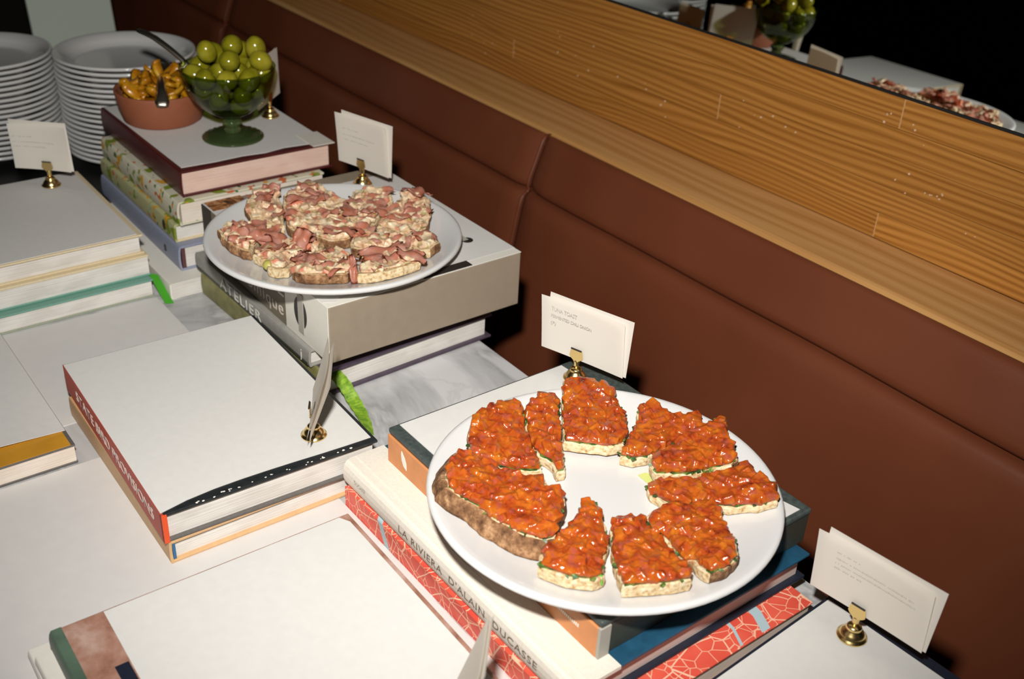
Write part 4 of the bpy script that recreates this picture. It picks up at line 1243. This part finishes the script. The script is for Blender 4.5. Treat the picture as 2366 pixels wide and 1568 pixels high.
# ------------------------------------------------------------------ menu cards in brass holders
hm = {}
def holder_parts(root, angle):
    if 'base' not in hm:
        o = obj('base', lathe([(0, 0), (0.0122, 0), (0.0126, 0.0008), (0.0124, 0.0018), (0.0108, 0.0026), (0.0104, 0.0042), (0.0088, 0.0066), (0.0068, 0.0088), (0.0060, 0.0104), (0.0062, 0.0112), (0.0054, 0.0120), (0.0036, 0.0134), (0, 0.0136)], 40), 'brass', root, smooth=True)
        hm['base'] = o.data
        o = obj('neck', lathe([(0, 0.0132), (0.0030, 0.0132), (0.0026, 0.0165), (0.0032, 0.0200), (0.0022, 0.0236), (0, 0.0238)], 20), 'brass', root, smooth=True)
        hm['neck'] = o.data
        bm = bmesh.new()
        pts = [(-0.0026, 0.0215), (0.0026, 0.0215), (0.0060, 0.0240), (0.0078, 0.0262), (0.0070, 0.0310), (0.0062, 0.0345), (-0.0062, 0.0345), (-0.0070, 0.0310), (-0.0078, 0.0262), (-0.0060, 0.0240)]
        for off_ in (-0.0026, 0.0018):
            lo = [bm.verts.new((x, off_, z)) for x, z in pts]; hi = [bm.verts.new((x, off_ + 0.0007, z)) for x, z in pts]
            bm.faces.new(lo); bm.faces.new(hi[::-1])
            for i in range(len(pts)):
                j = (i + 1) % len(pts); bm.faces.new((lo[i], lo[j], hi[j], hi[i]))
        box(bm, -0.0026, 0.0026, -0.0024, 0.0022, 0.0205, 0.0222)
        bmesh.ops.recalc_face_normals(bm, faces=bm.faces[:])
        o = obj('clip', bm, 'brass', root); hm['clip'] = o.data
        bm = bmesh.new(); box(bm, -0.0062, 0.0062, -0.0036, -0.0026, 0.0338, 0.0356, bev=0.0003)
        o = obj('clip_lip', bm, 'black_print', root); hm['clip_lip'] = o.data
    else:
        for k in ('base', 'neck', 'clip', 'clip_lip'):
            o = bpy.data.objects.new(k, hm[k]); COL.objects.link(o); o.parent = root
def bent_sheet(w, h, bend, z0, y_of, skew=0.0):
    bm = bmesh.new(); nx, nz = 12, 8; fr = []
    for i in range(nx + 1):
        a = []
        for j in range(nz + 1):
            u = i / nx - 0.5; v = j / nz
            a.append(bm.verts.new((u * w + skew * v, y_of + bend * (4 * u * u) * (0.4 + 0.6 * v) + bend * 0.5 * v * v, z0 + h * v)))
        fr.append(a)
    for i in range(nx):
        for j in range(nz):
            bm.faces.new((fr[i][j], fr[i + 1][j], fr[i + 1][j + 1], fr[i][j + 1]))
    return bm
def card(where, x, y, z, angle, w=0.095, h=0.060, shift=0.0, bend=0.0025, skew=0.004, lines=((0.02, 0.3), (0.025, 0.5)), text=None, seed=0, dz=0.0, lean=0.0):
    t = thing('card_holder', 'brass bell-shaped card holder ' + where, 'card holder', (x, y, z), math.radians(angle), 'brass card holders')
    holder_parts(t, angle)
    c = thing('menu_card', 'cream menu card in the holder ' + where, 'card', (x, y, z), math.radians(angle))
    c.rotation_euler = (math.radians(-lean), 0, math.radians(angle))
    k_ = 0.027 * math.sin(math.radians(lean))
    c.location = (x + math.sin(math.radians(angle)) * k_, y - math.cos(math.radians(angle)) * k_, z)
    yf = -0.0007
    z0 = 0.0224 + dz
    fs = obj('front_sheet', bent_sheet(w, h, -bend, z0, yf, -skew * 0.6), 'cardstock', c, smooth=True); fs.location = (shift, 0, 0)
    obj('back_sheet', bent_sheet(w, h + 0.003, bend * 0.1, z0, 0.0009, skew * 0.6), 'cardstock', c, smooth=True).location = (shift + 0.002, 0, 0)
    rr = random.Random(seed + 40)
    if text:
        for i, (s, sz, wd) in enumerate(text):
            o = text_mesh(s, sz, 'ink', fs, (-w * 0.40, yf - bend * 0.78 - 0.0007, z0 + h * (0.80 - 0.13 * i)), SPINE_ROT, width=wd, align='LEFT', ext=0.0001)
    else:
        bm = bmesh.new()
        for k, (zz, x0, x1) in enumerate(lines):
            xx = x0
            while xx < x1:
                l = rr.uniform(0.0006, 0.0014)
                yb = yf - bend * (4 * ((xx) / w) ** 2 * (0.4 + 0.6 * zz) + 0.5 * zz * zz) - 0.0005
                hh = rr.uniform(0.0003, 0.0007)
                box(bm, xx, xx + l, yb - 0.0001, yb + 0.0001, z0 + h * zz - hh, z0 + h * zz + hh)
                xx += l + (0.0005 if rr.random() < 0.85 else 0.002)
        if len(bm.verts):
            o = obj('typed_lines', bm, 'ink', fs); o['kind'] = 'stuff'
        else:
            bm.free()
    return c
typed = ((0.72, -0.034, -0.008), (0.60, -0.034, 0.020), (0.50, -0.034, 0.008))
typed2 = ((0.78, -0.034, -0.014), (0.68, -0.034, 0.034), (0.60, -0.034, 0.036), (0.52, -0.034, -0.010))
top_or, top_lar, top_mar, top_st, top_left = T + 0.0876, T + 0.1222, T + 0.1476, T + 0.0571, T + 0.0796
card('behind the tuna toast plate', -0.683, 0.632, top_or, 17, 0.096, 0.060, 0.006, text=(('TUNA TOAST', 0.0062, 0.030), ('FERMENTED CHILI ONION', 0.0048, 0.047), ('(F)', 0.0046, 0.006)))
card('on the navy book by the bench', -0.328, 0.637, T + 0.0251, 6.5, 0.101, 0.060, 0.006, lines=typed2, dz=0.004)
card('on the slipcase behind the ham toasts', -1.158, 0.664, top_lar, 15, 0.090, 0.066, 0.004, lines=typed)
card('on the cream-edged book near the side plates', -1.455, 0.353, top_left, 47, 0.078, 0.064, -0.006, bend=0.005, skew=-0.004, lines=typed)
card('on the red-spined book', -0.777, 0.386, top_st, -32, 0.088, 0.062, -0.004, bend=0.003, skew=0.0, lines=(), lean=19)
card('behind the olive goblet on the maroon book', -1.388, 0.648, top_mar, -47, 0.084, 0.064, 0.0, lines=())
card('between goblet and terracotta bowl at the bench side', -1.500, 0.645, top_mar, 10, 0.080, 0.042, 0.0, lines=())
card('standing on the brown-spined book', -0.424, 0.308, T + 0.0425, -42, 0.055, 0.068, 0.0, bend=0.0006, skew=0.0, lines=(), lean=18)
